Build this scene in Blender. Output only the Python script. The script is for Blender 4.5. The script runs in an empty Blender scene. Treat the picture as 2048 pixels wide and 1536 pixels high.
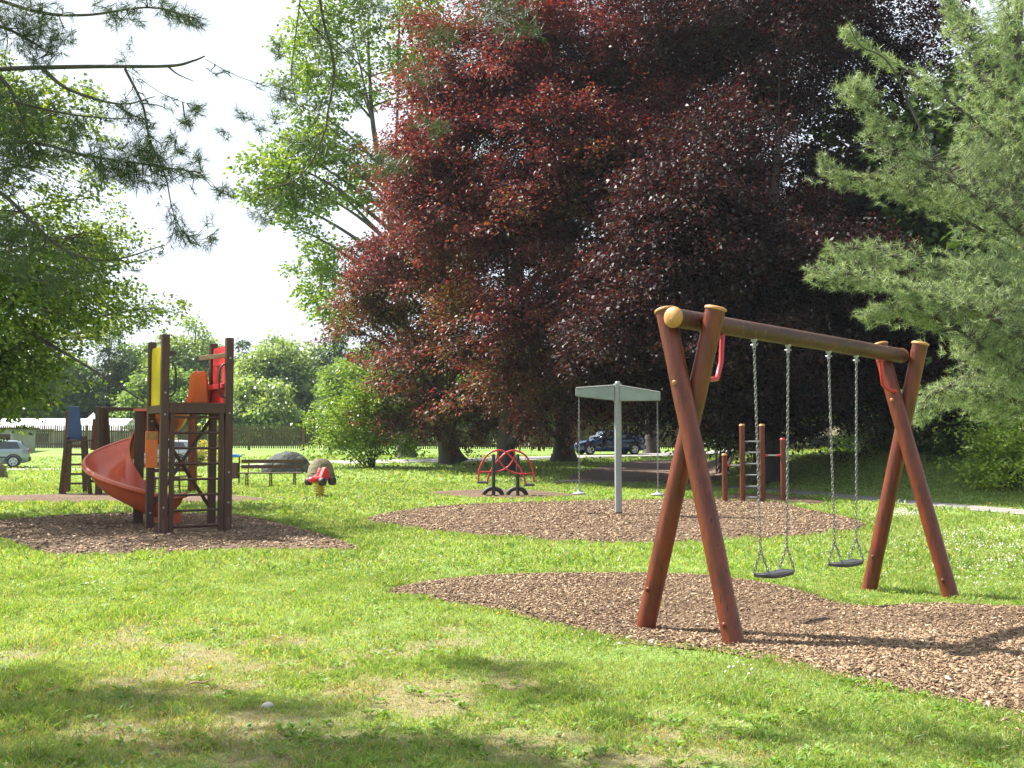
import bpy, bmesh, math, random
import numpy as np
from mathutils import Vector, Matrix
from mathutils.geometry import delaunay_2d_cdt

R = math.radians
random.seed(7)
rng = np.random.default_rng(11)
scene = bpy.context.scene
COL = scene.collection

# ------------------------------------------------------------------ camera
EYE, FPX, HOR = 1.6, 2100.0, 872.0
PITCH = math.atan((HOR - 768.0) / FPX)
cam_d = bpy.data.cameras.new("camera")
cam_d.sensor_width = 36.0
cam_d.lens = 36.0 * FPX / 2048.0
cam_d.clip_start = 0.1
cam_d.clip_end = 9000
cam = bpy.data.objects.new("camera", cam_d)
cam.location = (0, 0, EYE)
cam.rotation_euler = (math.pi / 2 + PITCH, 0, 0)
COL.objects.link(cam)
scene.camera = cam

# ------------------------------------------------------------------ sky and sun
SUN_EL = R(50)
SH = Vector((-0.88, 0.48)).normalized()          # horizontal direction towards the sun
world = bpy.data.worlds.new("World")
scene.world = world
world.use_nodes = True
wn = world.node_tree
bg = wn.nodes["Background"]
sky = wn.nodes.new("ShaderNodeTexSky")
sky.sky_type = 'NISHITA'
sky.sun_disc = False
sky.sun_elevation = SUN_EL
sky.sun_rotation = math.atan2(SH.x, SH.y) % (2 * math.pi)
sky.air_density = 1.0
sky.dust_density = 1.2
sky.ozone_density = 1.0
# a thin white veil of high haze over the blue, thicker towards the sun side
_tc = wn.nodes.new("ShaderNodeTexCoord")
_dp = wn.nodes.new("ShaderNodeVectorMath"); _dp.operation = 'DOT_PRODUCT'
_dp.inputs[1].default_value = (SH.x, SH.y, .2)
wn.links.new(_tc.outputs["Generated"], _dp.inputs[0])
_mr = wn.nodes.new("ShaderNodeMapRange")
_mr.inputs[1].default_value = -.75; _mr.inputs[2].default_value = .35; _mr.inputs[3].default_value = .45; _mr.inputs[4].default_value = .88
wn.links.new(_dp.outputs["Value"], _mr.inputs[0])
_mx = wn.nodes.new("ShaderNodeMix"); _mx.data_type = 'RGBA'
_mx.inputs[7].default_value = (7.4, 8.0, 8.9, 1)
wn.links.new(_mr.outputs[0], _mx.inputs[0]); wn.links.new(sky.outputs[0], _mx.inputs[6])
wn.links.new(_mx.outputs[2], bg.inputs[0])
bg.inputs[1].default_value = 0.058
sun_d = bpy.data.lights.new("sun", 'SUN')
sun_d.energy = 5.0
sun_d.angle = R(0.5)
sun_d.color = (1.0, 0.95, 0.87)
sun = bpy.data.objects.new("sun", sun_d)
sd = Vector((SH.x * math.cos(SUN_EL), SH.y * math.cos(SUN_EL), math.sin(SUN_EL)))
sun.rotation_euler = sd.to_track_quat('Z', 'Y').to_euler()
sun.location = sd * 60
COL.objects.link(sun)
scene.view_settings.view_transform = 'Standard'
scene.view_settings.look = 'None'
scene.view_settings.gamma = 1.0
scene.view_settings.exposure = 1.55
scene.render.engine = 'CYCLES'
cy = scene.cycles
cy.max_bounces = 7
cy.diffuse_bounces = 3
cy.glossy_bounces = 2
cy.transmission_bounces = 4
cy.transparent_max_bounces = 8
cy.volume_bounces = 0
cy.use_denoising = True
cy.sample_clamp_indirect = 4.0
cy.volume_step_rate = 4.0

# ------------------------------------------------------------------ picture to place
cP, sP = math.cos(PITCH), math.sin(PITCH)
def ray(px, py):
    a = (px - 1024.0) / FPX
    b = (768.0 - py) / FPX
    return a, cP - b * sP, sP + b * cP          # world x, y, z per unit
def W(px, py, d):
    """the point seen at pixel (px, py) at distance d along +Y"""
    x, y, z = ray(px, py)
    return Vector((x / y * d, d, EYE + z / y * d))
def G(px, py, z=0.0):
    x, y, zz = ray(px, py)
    t = (z - EYE) / zz
    return Vector((x * t, y * t, z))

# ------------------------------------------------------------------ noise and terrain
def S(t):
    t = np.clip(t, 0, 1)
    return t * t * (3 - 2 * t)
def hash2(ix, iy, seed=0):
    h = (ix.astype(np.int64) * 374761393 + iy.astype(np.int64) * 668265263 + seed * 982451653) & 0x7fffffff
    h = ((h ^ (h >> 13)) * 1274126177) & 0x7fffffff
    return ((h ^ (h >> 16)) & 0xffff) / 65535.0
def vnoise(x, y, seed=0):
    x = np.asarray(x, float); y = np.asarray(y, float)
    ix = np.floor(x); iy = np.floor(y)
    fx = S(x - ix); fy = S(y - iy)
    a = hash2(ix, iy, seed); b = hash2(ix + 1, iy, seed)
    c = hash2(ix, iy + 1, seed); d = hash2(ix + 1, iy + 1, seed)
    return (a * (1 - fx) + b * fx) * (1 - fy) + (c * (1 - fx) + d * fx) * fy
def fbm(x, y, seed=0, o=3):
    t = 0; a = .5; n = 0
    for k in range(o):
        t = t + a * vnoise(np.asarray(x) * 2 ** k, np.asarray(y) * 2 ** k, seed + k); n += a; a *= .5
    return t / n
def terr(x, y):
    x = np.asarray(x, float); y = np.asarray(y, float)
    right = 0.02 * np.clip(y - 35, 0, 35)
    left = 0.7 * S((y - 53) / 13)
    k = S((x + 18) / 9)
    base = left * (1 - k) + right * k
    s = (x - 8.1) * .947 + (y - 29.7) * .32 - 1.0
    mound = 1.02 * S(s / 5.5) * S((y - 20) / 14) * S((x - .170 * y) / 2.2) * (1 - .6 * S((y - 46) / 10))
    z = np.maximum(base, mound)
    z = z - 0.07 * np.exp(-((x - 4.4) ** 2 + (y - 11.2) ** 2) / 3.0)
    # scuffed hollows under the two swing seats and the heaped bark around them
    for hx, hy, hr, ha in ((2.35, 9.35, .55, -.085), (3.25, 10.3, .55, -.075), (2.9, 8.4, 1.0, .05), (4.1, 9.3, .9, .05), (1.3, 9.9, .9, .03), (3.6, 7.4, 1.1, .04)):
        z = z + ha * np.exp(-((x - hx) ** 2 + (y - hy) ** 2) / hr ** 2)
    return z
def tz(x, y): return float(terr(x, y))

# ------------------------------------------------------------------ materials
def new_mat(name):
    m = bpy.data.materials.new(name); m.use_nodes = True
    nt = m.node_tree
    return m, nt, nt.nodes["Principled BSDF"], nt.nodes["Material Output"]
def mixc(nt, fac, a, b, mode='MIX'):
    n = nt.nodes.new("ShaderNodeMix"); n.data_type = 'RGBA'; n.blend_type = mode
    for sock, v in ((n.inputs[0], fac), (n.inputs[6], a), (n.inputs[7], b)):
        if hasattr(v, 'is_output'): nt.links.new(v, sock)
        elif isinstance(v, (int, float)): sock.default_value = v
        else: sock.default_value = (*v, 1) if len(v) == 3 else v
    return n.outputs[2]
def noise(nt, scale, detail=4, rough=.55, stretch=None, coord='Object'):
    tc = nt.nodes.new("ShaderNodeTexCoord")
    n = nt.nodes.new("ShaderNodeTexNoise")
    n.inputs["Scale"].default_value = scale
    n.inputs["Detail"].default_value = detail
    n.inputs["Roughness"].default_value = rough
    src = tc.outputs[coord]
    if stretch:
        mp = nt.nodes.new("ShaderNodeMapping"); mp.inputs["Scale"].default_value = stretch
        nt.links.new(src, mp.inputs[0]); src = mp.outputs[0]
    nt.links.new(src, n.inputs["Vector"])
    return n.outputs[0]
def ramp(nt, src, lo, hi):
    n = nt.nodes.new("ShaderNodeMapRange")
    n.inputs[1].default_value = lo; n.inputs[2].default_value = hi
    nt.links.new(src, n.inputs[0]); return n.outputs[0]
def bump(nt, bsdf, src, strength=.3, dist=.01):
    b = nt.nodes.new("ShaderNodeBump"); b.inputs["Strength"].default_value = strength
    b.inputs["Distance"].default_value = dist
    nt.links.new(src, b.inputs["Height"]); nt.links.new(b.outputs[0], bsdf.inputs["Normal"])
def surf(name, c1, c2=None, scale=6, rough=.6, lo=.35, hi=.65, stretch=None, bmp=0, bdist=.01,
         metal=0, spec=.5, c3=None, scale3=30, lo3=.6, hi3=.7, cracks=None):
    m, nt, b, o = new_mat(name)
    b.inputs["Roughness"].default_value = rough
    b.inputs["Metallic"].default_value = metal
    b.inputs["Specular IOR Level"].default_value = spec
    c2 = c2 or tuple(v * .7 for v in c1)
    n = noise(nt, scale, 5, .6, stretch)
    c = mixc(nt, ramp(nt, n, lo, hi), c1, c2)
    if c3:
        n3 = noise(nt, scale3, 3, .6, stretch)
        c = mixc(nt, ramp(nt, n3, lo3, hi3), c, c3)
    if cracks:
        nk = noise(nt, 5, 4, .7, cracks)
        c = mixc(nt, ramp(nt, nk, .60, .66), c, (.025, .012, .008))
    nt.links.new(c, b.inputs["Base Color"])
    if bmp: bump(nt, b, noise(nt, scale * 4, 4, .6, stretch), bmp, bdist)
    return m
def leaf_mat(name, rough=.45, trans=.4, tint=(1.3, 1.15, .5), spec=.5):
    """leaf colour comes from each leaf's own colour attribute; light also passes through the leaf"""
    m, nt, b, o = new_mat(name)
    a = nt.nodes.new("ShaderNodeAttribute"); a.attribute_name = "Col"
    nt.links.new(a.outputs["Color"], b.inputs["Base Color"])
    b.inputs["Roughness"].default_value = rough
    b.inputs["Specular IOR Level"].default_value = spec
    t = nt.nodes.new("ShaderNodeBsdfTranslucent")
    nt.links.new(mixc(nt, 1.0, a.outputs["Color"], tint, 'MULTIPLY'), t.inputs[0])
    mx = nt.nodes.new("ShaderNodeMixShader"); mx.inputs[0].default_value = trans
    nt.links.new(b.outputs[0], mx.inputs[1]); nt.links.new(t.outputs[0], mx.inputs[2])
    nt.links.new(mx.outputs[0], o.inputs[0])
    return m
M = {}
M['wood'] = surf('red_brown_stained_wood', (.18, .038, .015), (.085, .022, .012), 5, .36, spec=.4, cracks=(9, 9, .45), stretch=(3, 3, .5), bmp=.25, bdist=.004,
                 c3=(.30, .12, .06), scale3=26, lo3=.64, hi3=.80)
M['wood_dark'] = surf('dark_brown_stained_timber', (.078, .028, .017), (.042, .018, .013), 7, .55, stretch=(4, 4, .6), bmp=.3, bdist=.004,
                      c3=(.14, .07, .04), scale3=30, lo3=.60, hi3=.8)
M['beam'] = surf('weathered_brown_beam', (.10, .036, .020), (.055, .022, .014), 4, .46, spec=.3, cracks=(1.2, 1.2, 12), bmp=.3, bdist=.004,
                 c3=(.18, .12, .075), scale3=20, lo3=.58, hi3=.75)
M['cap'] = surf('ochre_plastic_cap', (.52, .27, .08), (.38, .18, .05), 14, .5)
M['cap_dark'] = surf('dull_orange_cap', (.40, .17, .06), (.3, .12, .05), 9, .5)
M['red'] = surf('red_paint', (.52, .035, .04), (.42, .03, .04), 8, .35)
M['redplastic'] = surf('red_plastic', (.78, .035, .04), (.66, .035, .045), 5, .4)
M['orange'] = surf('orange_plastic', (.85, .21, .05), (.75, .17, .04), 4, .4)
M['slide'] = surf('faded_red_orange_plastic', (.62, .13, .06), (.50, .095, .045), 3, .26, bmp=.05)
M['sliderim'] = surf('highlit_pink_red_rim', (.66, .24, .16), (.55, .18, .12), 6, .35)  # paler tone paints in the sunlit highlight along the rim
M['yellow'] = surf('yellow_plastic', (.72, .55, .01), (.60, .44, .01), 4, .4)
M['blue'] = surf('blue_panel', (.028, .065, .20), (.022, .05, .15), 5, .5)
M['grey'] = surf('pale_grey_green_paint', (.25, .31, .28), (.20, .25, .23), 3, .5, c3=(.17, .19, .17), scale3=14, lo3=.6, hi3=.75)
M['greypost'] = surf('pale_grey_metal_paint', (.30, .325, .315), (.24, .26, .26), 4, .5, c3=(.17, .18, .165), scale3=18, lo3=.6, hi3=.75)
M['steel'] = surf('dull_galvanised_steel', (.42, .42, .42), (.28, .28, .28), 40, .42, metal=.8)
M['chain'] = surf('chain_steel', (.32, .32, .31), (.18, .18, .18), 60, .42, metal=.7)
M['black'] = surf('black_rubber', (.022, .022, .024), (.035, .035, .036), 10, .6)
M['seatrub'] = surf('dark_grey_seat_rubber', (.035, .036, .04), (.05, .05, .055), 12, .5)
M['white'] = surf('white_roof_sheet', (.60, .60, .58), (.50, .50, .50), 2, .6)
M['plaster'] = surf('grey_plaster', (.34, .35, .33), (.26, .27, .25), 2, .8)
M['concrete'] = surf('old_concrete', (.27, .28, .25), (.17, .18, .15), 2.5, .85, bmp=.2)
M['coping'] = surf('pale_coping', (.52, .48, .42), (.42, .39, .33), 4, .8)
M['fence'] = surf('weathered_fence_wood', (.135, .105, .05), (.085, .068, .035), 2, .8)
M['fencepost'] = surf('fence_post_wood', (.17, .12, .06), (.11, .08, .04), 3, .8)
M['bench'] = surf('brown_bench_slat', (.11, .062, .034), (.075, .045, .028), 4, .6)
M['iron'] = surf('rusty_iron', (.13, .07, .045), (.09, .05, .035), 14, .6)
M['rock'] = surf('grey_boulder', (.105, .115, .11), (.05, .056, .054), 1.6, .9, bmp=.9, bdist=.10, spec=.2, c3=(.19, .19, .13), scale3=4, lo3=.55, hi3=.66)
M['rocktan'] = surf('tan_lichen_boulder', (.27, .235, .15), (.14, .12, .075), 2.4, .9, bmp=.9, bdist=.08, spec=.2, c3=(.17, .15, .10), scale3=6, lo3=.58, hi3=.68)
M['bark'] = surf('dark_bark', (.095, .08, .065), (.05, .042, .035), 5, .9, stretch=(1, 1, .35), bmp=.7, bdist=.03)
M['barkpale'] = surf('grey_bark', (.17, .155, .125), (.10, .09, .075), 5, .9, stretch=(1, 1, .35), bmp=.6, bdist=.03)
M['barkgreen'] = surf('green_grey_bark', (.10, .105, .075), (.06, .06, .045), 5, .9, stretch=(1, 1, .35), bmp=.6, bdist=.03)
M['asphalt'] = surf('pale_worn_asphalt', (.33, .315, .29), (.27, .26, .245), 3, .85, c3=(.20, .19, .18), scale3=30)
M['path'] = surf('grey_gravel_path', (.25, .235, .21), (.17, .16, .145), 2.2, .9, c3=(.32, .30, .26), scale3=60, bmp=.4)
M['earth'] = surf('bare_brown_earth', (.17, .105, .075), (.115, .072, .052), 1.3, .95, c3=(.25, .18, .13), scale3=40, bmp=.5)
M['glass'] = surf('car_glass', (.03, .04, .045), (.04, .05, .055), 1, .08, spec=.8)
M['silver'] = surf('silver_blue_car_paint', (.34, .40, .46), (.32, .38, .44), 1, .25, metal=.35)
M['navy'] = surf('dark_blue_car_paint', (.013, .038, .105), (.013, .035, .095), 1, .18, spec=.8)
M['lightgrey'] = surf('light_grey_car_paint', (.40, .42, .44), (.38, .40, .42), 1, .25, metal=.3)
M['trim'] = surf('black_car_trim', (.02, .02, .022), (.025, .025, .028), 5, .5)
M['lamp'] = surf('headlamp_glass', (.60, .62, .65), (.5, .52, .55), 3, .12)
M['taillamp'] = surf('red_tail_lamp', (.35, .02, .02), (.3, .02, .02), 3, .2)
M['plate'] = surf('white_number_plate', (.7, .7, .68), (.65, .65, .64), 3, .5)
M['rim'] = surf('silver_wheel_rim', (.55, .56, .57), (.48, .49, .5), 5, .3, metal=.5)
M['whiterim'] = surf('white_wheel_cover', (.62, .64, .68), (.52, .54, .58), 5, .4)
M['springy'] = surf('yellow_spring_paint', (.62, .46, .04), (.50, .36, .03), 20, .4)
M['bluelid'] = surf('bright_blue_lid', (.05, .26, .62), (.04, .22, .52), 4, .4)
M['binbrown'] = surf('dark_red_bin', (.12, .045, .045), (.09, .035, .035), 5, .5)
M['slab'] = surf('grey_rubber_slab', (.16, .16, .14), (.11, .11, .10), 8, .9)
M['flower'] = surf('white_clover_flower', (.75, .74, .68), (.6, .62, .52), 50, .8)
M['dandelion'] = surf('yellow_dandelion', (.75, .50, .03), (.65, .42, .02), 50, .8)
M['paleplank'] = surf('pale_plank', (.46, .30, .20), (.33, .19, .12), 6, .7, stretch=(1, 1, 3))
M['netrope'] = surf('dark_rope', (.05, .04, .035), (.08, .06, .05), 30, .8)
M['leaf'] = leaf_mat('green_leaf')
M['beech'] = leaf_mat('copper_beech_leaf', .50, .34, (1.8, .72, .50), .34)
M['needle'] = leaf_mat('pine_needle', .5, .22, (1.1, 1.1, .6))
M['blade'] = leaf_mat('grass_blade', .5, .42, (1.25, 1.15, .45), .4)
# chips of bark, one colour per chip
_m, _nt, _b, _o = new_mat('bark_chip')
_a = _nt.nodes.new("ShaderNodeAttribute"); _a.attribute_name = "Col"
_nt.links.new(_a.outputs["Color"], _b.inputs["Base Color"]); _b.inputs["Roughness"].default_value = .8
M['chip'] = _m
# mulch bed
_m, _nt, _b, _o = new_mat('bark_mulch')
_tc = _nt.nodes.new("ShaderNodeTexCoord")
_v = _nt.nodes.new("ShaderNodeTexVoronoi"); _v.inputs["Scale"].default_value = 34
_mp = _nt.nodes.new("ShaderNodeMapping"); _mp.inputs["Scale"].default_value = (1, 1.8, 1)
_mp.inputs["Rotation"].default_value = (0, 0, .6)
_nz = noise(_nt, 9, 3)
_ad = _nt.nodes.new("ShaderNodeVectorMath"); _ad.operation = 'ADD'
_nt.links.new(_tc.outputs['Object'], _ad.inputs[0]); _nt.links.new(_nz, _ad.inputs[1])
_nt.links.new(_ad.outputs[0], _mp.inputs[0]); _nt.links.new(_mp.outputs[0], _v.inputs["Vector"])
_sep = _nt.nodes.new("ShaderNodeSeparateColor"); _nt.links.new(_v.outputs["Color"], _sep.inputs[0])
_c = mixc(_nt, ramp(_nt, _sep.outputs[0], 0, 1), (.14, .084, .045), (.29, .188, .105))
_c = mixc(_nt, ramp(_nt, _sep.outputs[1], .86, .9), _c, (.36, .25, .16))
_c = mixc(_nt, ramp(_nt, noise(_nt, .7, 3), .45, .65), _c, mixc(_nt, .55, _c, (.14, .075, .05)))
_nt.links.new(_c, _b.inputs["Base Color"]); _b.inputs["Roughness"].default_value = .9
_mm = _nt.nodes.new("ShaderNodeMath"); _mm.operation = 'ADD'
_nt.links.new(_sep.outputs[2], _mm.inputs[0]); _nt.links.new(_v.outputs["Distance"], _mm.inputs[1])
bump(_nt, _b, _mm.outputs[0], .9, .02)
M['mulch'] = _m
# lawn: green with straw and soil where the turf is worn (vertex attribute 'dry' holds where)
_m, _nt, _b, _o = new_mat('lawn')
_a = _nt.nodes.new("ShaderNodeAttribute"); _a.attribute_name = "dry"
_g = mixc(_nt, ramp(_nt, noise(_nt, .45, 4), .35, .65), (.165, .255, .05), (.225, .315, .075))
_g = mixc(_nt, ramp(_nt, noise(_nt, 3.5, 5, .7), .40, .66), _g, (.11, .205, .03))
_g = mixc(_nt, ramp(_nt, noise(_nt, 38, 4, .7), .50, .70), _g, (.25, .36, .075))
_s = mixc(_nt, ramp(_nt, noise(_nt, 20, 4, .7), .35, .65), (.31, .27, .14), (.20, .17, .085))
_nt.links.new(mixc(_nt, _a.outputs["Fac"], _g, _s), _b.inputs["Base Color"])
_b.inputs["Roughness"].default_value = .85
_b.inputs["Specular IOR Level"].default_value = .25
bump(_nt, _b, noise(_nt, 26, 5, .75), .8, .05)
M['lawn'] = _m

# ------------------------------------------------------------------ objects
def prop(o, label=None, cat=None, group=None, kind=None):
    if label: o['label'] = label
    if cat: o['category'] = cat
    if group: o['group'] = group
    if kind: o['kind'] = kind
    return o
def thing(name, label, cat, loc, rz=0, group=None):
    o = bpy.data.objects.new(name, None); COL.objects.link(o)
    o.empty_display_size = .2
    o.location = loc; o.rotation_euler = (0, 0, rz)
    return prop(o, label, cat, group)
def root_of(o):
    while o.parent: o = o.parent
    return o
class MB:
    """collects shapes; build() links them as ONE mesh object. World coordinates unless local=True"""
    def __init__(s): s.v = []; s.f = []; s.sm = []
    def add(s, vs, fs, smooth=False):
        b = len(s.v); s.v += [tuple(v) for v in vs]
        for f in fs: s.f.append(tuple(b + i for i in f)); s.sm.append(smooth)
        return s
    def box(s, c, size, rot=None):
        c = Vector(c); hx, hy, hz = size[0] / 2, size[1] / 2, size[2] / 2
        vs = []
        for x, y, z in ((-1, -1, -1), (1, -1, -1), (1, 1, -1), (-1, 1, -1), (-1, -1, 1), (1, -1, 1), (1, 1, 1), (-1, 1, 1)):
            p = Vector((x * hx, y * hy, z * hz))
            if rot is not None: p = rot @ p
            vs.append(c + p)
        return s.add(vs, [(0, 3, 2, 1), (4, 5, 6, 7), (0, 1, 5, 4), (1, 2, 6, 5), (2, 3, 7, 6), (3, 0, 4, 7)])
    def bar(s, p, q, w, h, up=(0, 0, 1), w2=None):
        p, q = Vector(p), Vector(q); d = (q - p).normalized(); up = Vector(up)
        if abs(d.dot(up)) > .98: up = Vector((0, 1, 0))
        sx = d.cross(up).normalized(); sz = sx.cross(d).normalized()
        vs = []
        for c, ww in ((p, w), (q, w2 or w)):
            for a, b in ((-1, -1), (1, -1), (1, 1), (-1, 1)):
                vs.append(c + sx * a * ww / 2 + sz * b * h / 2)
        return s.add(vs, [(0, 3, 2, 1), (4, 5, 6, 7), (0, 1, 5, 4), (1, 2, 6, 5), (2, 3, 7, 6), (3, 0, 4, 7)])
    def tube(s, pts, r, n=10, caps=True, closed=False):
        pts = [Vector(p) for p in pts]; m = len(pts)
        rs = [r] * m if isinstance(r, (int, float)) else list(r)
        ref = None; rings = []
        for i in range(m):
            if closed: d = pts[(i + 1) % m] - pts[i - 1]
            else: d = pts[min(i + 1, m - 1)] - pts[max(i - 1, 0)]
            d = d.normalized() if d.length > 1e-9 else Vector((0, 0, 1))
            if ref is None:
                ref = Vector((0, 0, 1)) if abs(d.z) < .9 else Vector((1, 0, 0))
            a = (ref - d * ref.dot(d)).normalized(); b = d.cross(a); ref = a
            rings.append([pts[i] + (a * math.cos(2 * math.pi * k / n) + b * math.sin(2 * math.pi * k / n)) * rs[i] for k in range(n)])
        vs = [v for rg in rings for v in rg]; fs = []
        for i in range(m if closed else m - 1):
            j = (i + 1) % m
            for k in range(n):
                k2 = (k + 1) % n
                fs.append((i * n + k, i * n + k2, j * n + k2, j * n + k))
        s.add(vs, fs, True)
        if caps and not closed:
            s.add(rings[0], [tuple(range(n - 1, -1, -1))]); s.add(rings[-1], [tuple(range(n))])
        return s
    def ball(s, c, r, nu=14, nv=8, z0=-1, rot=None, fn=None):
        c = Vector(c); r = Vector((r, r, r)) if isinstance(r, (int, float)) else Vector(r)
        vs = []; a0 = math.asin(z0) if z0 > -1 else -math.pi / 2
        for j in range(nv + 1):
            la = a0 + (math.pi / 2 - a0) * j / nv
            for i in range(nu):
                lo = 2 * math.pi * i / nu
                p = Vector((math.cos(la) * math.cos(lo), math.cos(la) * math.sin(lo), math.sin(la)))
                if fn: p = p * fn(p)
                p = Vector((p.x * r.x, p.y * r.y, p.z * r.z))
                if rot is not None: p = rot @ p
                vs.append(c + p)
        fs = [(j * nu + i, j * nu + (i + 1) % nu, (j + 1) * nu + (i + 1) % nu, (j + 1) * nu + i) for j in range(nv) for i in range(nu)]
        return s.add(vs, fs, True)
    def prism(s, poly, thick):
        """closed polygon of 3D points pushed along a vector"""
        t = Vector(thick); n = len(poly); a = [Vector(p) for p in poly]
        vs = a + [p + t for p in a]
        fs = [tuple(range(n - 1, -1, -1)), tuple(range(n, 2 * n))]
        fs += [(i, (i + 1) % n, n + (i + 1) % n, n + i) for i in range(n)]
        return s.add(vs, fs)
    def build(s, name, mat, parent=None, bevel=0, local=False, label=None, segs=2):
        off = Vector((0, 0, 0))
        if parent is not None and not local: off = root_of(parent).location.copy()
        me = bpy.data.meshes.new(name)
        me.from_pydata([Vector(v) - off for v in s.v], [], s.f); me.update()
        me.polygons.foreach_set("use_smooth", s.sm)
        bm = bmesh.new(); bm.from_mesh(me); bmesh.ops.recalc_face_normals(bm, faces=bm.faces); bm.to_mesh(me); bm.free()
        o = bpy.data.objects.new(name, me); COL.objects.link(o); me.materials.append(mat)
        if parent is not None: o.parent = parent
        if bevel:
            md = o.modifiers.new("bevel", 'BEVEL'); md.width = bevel; md.segments = segs; md.limit_method = 'ANGLE'; md.angle_limit = R(40)
        if label: o['label'] = label
        return o
def np_mesh(name, V, F, mat, parent=None, col=None, smooth=False, attr=None):
    V = np.asarray(V, np.float32); F = np.asarray(F, np.int32)
    if parent is not None: V = V - np.array(root_of(parent).location, np.float32)
    k = F.shape[1]; me = bpy.data.meshes.new(name)
    me.vertices.add(len(V)); me.vertices.foreach_set("co", V.ravel())
    me.loops.add(F.size); me.loops.foreach_set("vertex_index", F.ravel())
    me.polygons.add(len(F)); me.polygons.foreach_set("loop_start", np.arange(0, F.size, k, dtype=np.int32))
    if smooth: me.polygons.foreach_set("use_smooth", np.ones(len(F), bool))
    if col is not None:
        a = me.attributes.new("Col", 'FLOAT_COLOR', 'FACE' if len(col) == len(F) else 'POINT')
        c = np.ones((len(col), 4), np.float32); c[:, :3] = col; a.data.foreach_set("color", c.ravel())
    if attr is not None:
        a = me.attributes.new(attr[0], 'FLOAT', 'POINT'); a.data.foreach_set("value", np.asarray(attr[1], np.float32))
    me.update(calc_edges=True); me.materials.append(mat)
    o = bpy.data.objects.new(name, me); COL.objects.link(o)
    if parent is not None: o.parent = parent
    return o
def unit(a): return a / np.maximum(np.linalg.norm(a, axis=1, keepdims=True), 1e-9)
def leaves(P, D, N, L, Wd, bend=.15, fold=.12):
    """pointed leaves: P base, D direction, N rough normal. Returns V, F"""
    n = len(P); Sd = unit(np.cross(D, N)); Nn = unit(np.cross(Sd, D))
    L = np.asarray(L).reshape(-1, 1) * np.ones((n, 1)); Wd = np.asarray(Wd).reshape(-1, 1) * np.ones((n, 1))
    m = P + D * L * .45 + Nn * L * fold
    t = P + D * L; t[:, 2:3] -= L * bend
    V = np.stack([P, m + Sd * Wd * .5, t, m - Sd * Wd * .5], 1).reshape(-1, 3)
    return V, np.arange(4 * n).reshape(n, 4)

# ------------------------------------------------------------------ ground plan
def smooth_poly(pts, n=12):
    out = []; m = len(pts)
    for i in range(m):
        p0, p1, p2, p3 = pts[i - 1], pts[i], pts[(i + 1) % m], pts[(i + 2) % m]
        for k in range(n):
            t = k / n
            out.append(0.5 * ((2 * p1) + (p2 - p0) * t + (2 * p0 - 5 * p1 + 4 * p2 - p3) * t * t + (3 * p1 - p0 - 3 * p2 + p3) * t ** 3))
    return out
def gp(pp): return [np.array(G(*p)[:2]) for p in pp]
BED = {}
BED['swing'] = smooth_poly(gp([(762, 1185), (850, 1164), (1000, 1150), (1200, 1147), (1400, 1149), (1560, 1166), (1690, 1190), (1850, 1200), (2048, 1211), (2330, 1228), (2700, 1300), (2700, 1460), (2400, 1500), (2048, 1440), (1900, 1405), (1750, 1375), (1600, 1340), (1450, 1310), (1250, 1285), (1100, 1252), (1000, 1228), (880, 1205)]))
BED['carousel'] = smooth_poly(gp([(725, 1040), (800, 1022), (950, 1009), (1150, 1003), (1350, 999), (1440, 999), (1560, 1005), (1610, 1018), (1700, 1036), (1738, 1056), (1650, 1070), (1500, 1083), (1300, 1090), (1100, 1085), (900, 1068), (780, 1055)]))
BED['slide'] = smooth_poly(gp([(-60, 1052), (40, 1038), (150, 1031), (300, 1028), (480, 1031), (600, 1056), (725, 1098), (600, 1101), (450, 1104), (280, 1111), (90, 1110), (0, 1080)]))
BED['net'] = smooth_poly(gp([(-250, 1000), (0, 992), (200, 986), (430, 988), (545, 1000), (400, 1007), (150, 1006), (0, 1007)]))
BED['seesaw'] = smooth_poly(gp([(850, 985), (960, 979), (1090, 982), (1160, 992), (1060, 998), (930, 996)]))
BED['bars'] = smooth_poly(gp([(1420, 998), (1460, 989), (1540, 988), (1640, 1000), (1680, 1011), (1600, 1010), (1500, 1002)]))
def inside(x, y, poly):
    x = np.asarray(x); y = np.asarray(y); r = np.zeros(x.shape, bool)
    P = np.array(poly); Q = np.roll(P, -1, 0)
    for (x1, y1), (x2, y2) in zip(P, Q):
        if y1 == y2: continue
        c = ((y1 > y) != (y2 > y)) & (x < (x2 - x1) * (y - y1) / (y2 - y1) + x1); r ^= c
    return r
def catmull(pts, n=8):
    pts = [np.array(p, float) for p in pts]; out = []
    P = [2 * pts[0] - pts[1]] + pts + [2 * pts[-1] - pts[-2]]
    for i in range(1, len(P) - 2):
        for k in range(n):
            t = k / n; p0, p1, p2, p3 = P[i - 1:i + 3]
            out.append(0.5 * ((2 * p1) + (p2 - p0) * t + (2 * p0 - 5 * p1 + 4 * p2 - p3) * t * t + (3 * p1 - p0 - 3 * p2 + p3) * t ** 3))
    out.append(pts[-1]); return out
def strip_poly(line, w):
    line = np.array(line); t = np.gradient(line, axis=0); t = t / np.linalg.norm(t, axis=1, keepdims=True)
    nn = np.stack([-t[:, 1], t[:, 0]], 1); w = np.asarray(w).reshape(-1, 1) if np.ndim(w) else w
    return np.concatenate([line + nn * w / 2, (line - nn * w / 2)[::-1]])
road_line = catmull([(-60, 51), (-32, 50), (-20, 50), (-12, 50.2), (-4, 52.5), (4, 57.5), (12, 64), (22, 74), (34, 88)], 8)
ROAD = strip_poly(road_line, np.interp([p_[0] for p_ in road_line], [-16, -8], [1.7, 3.6]))
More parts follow.
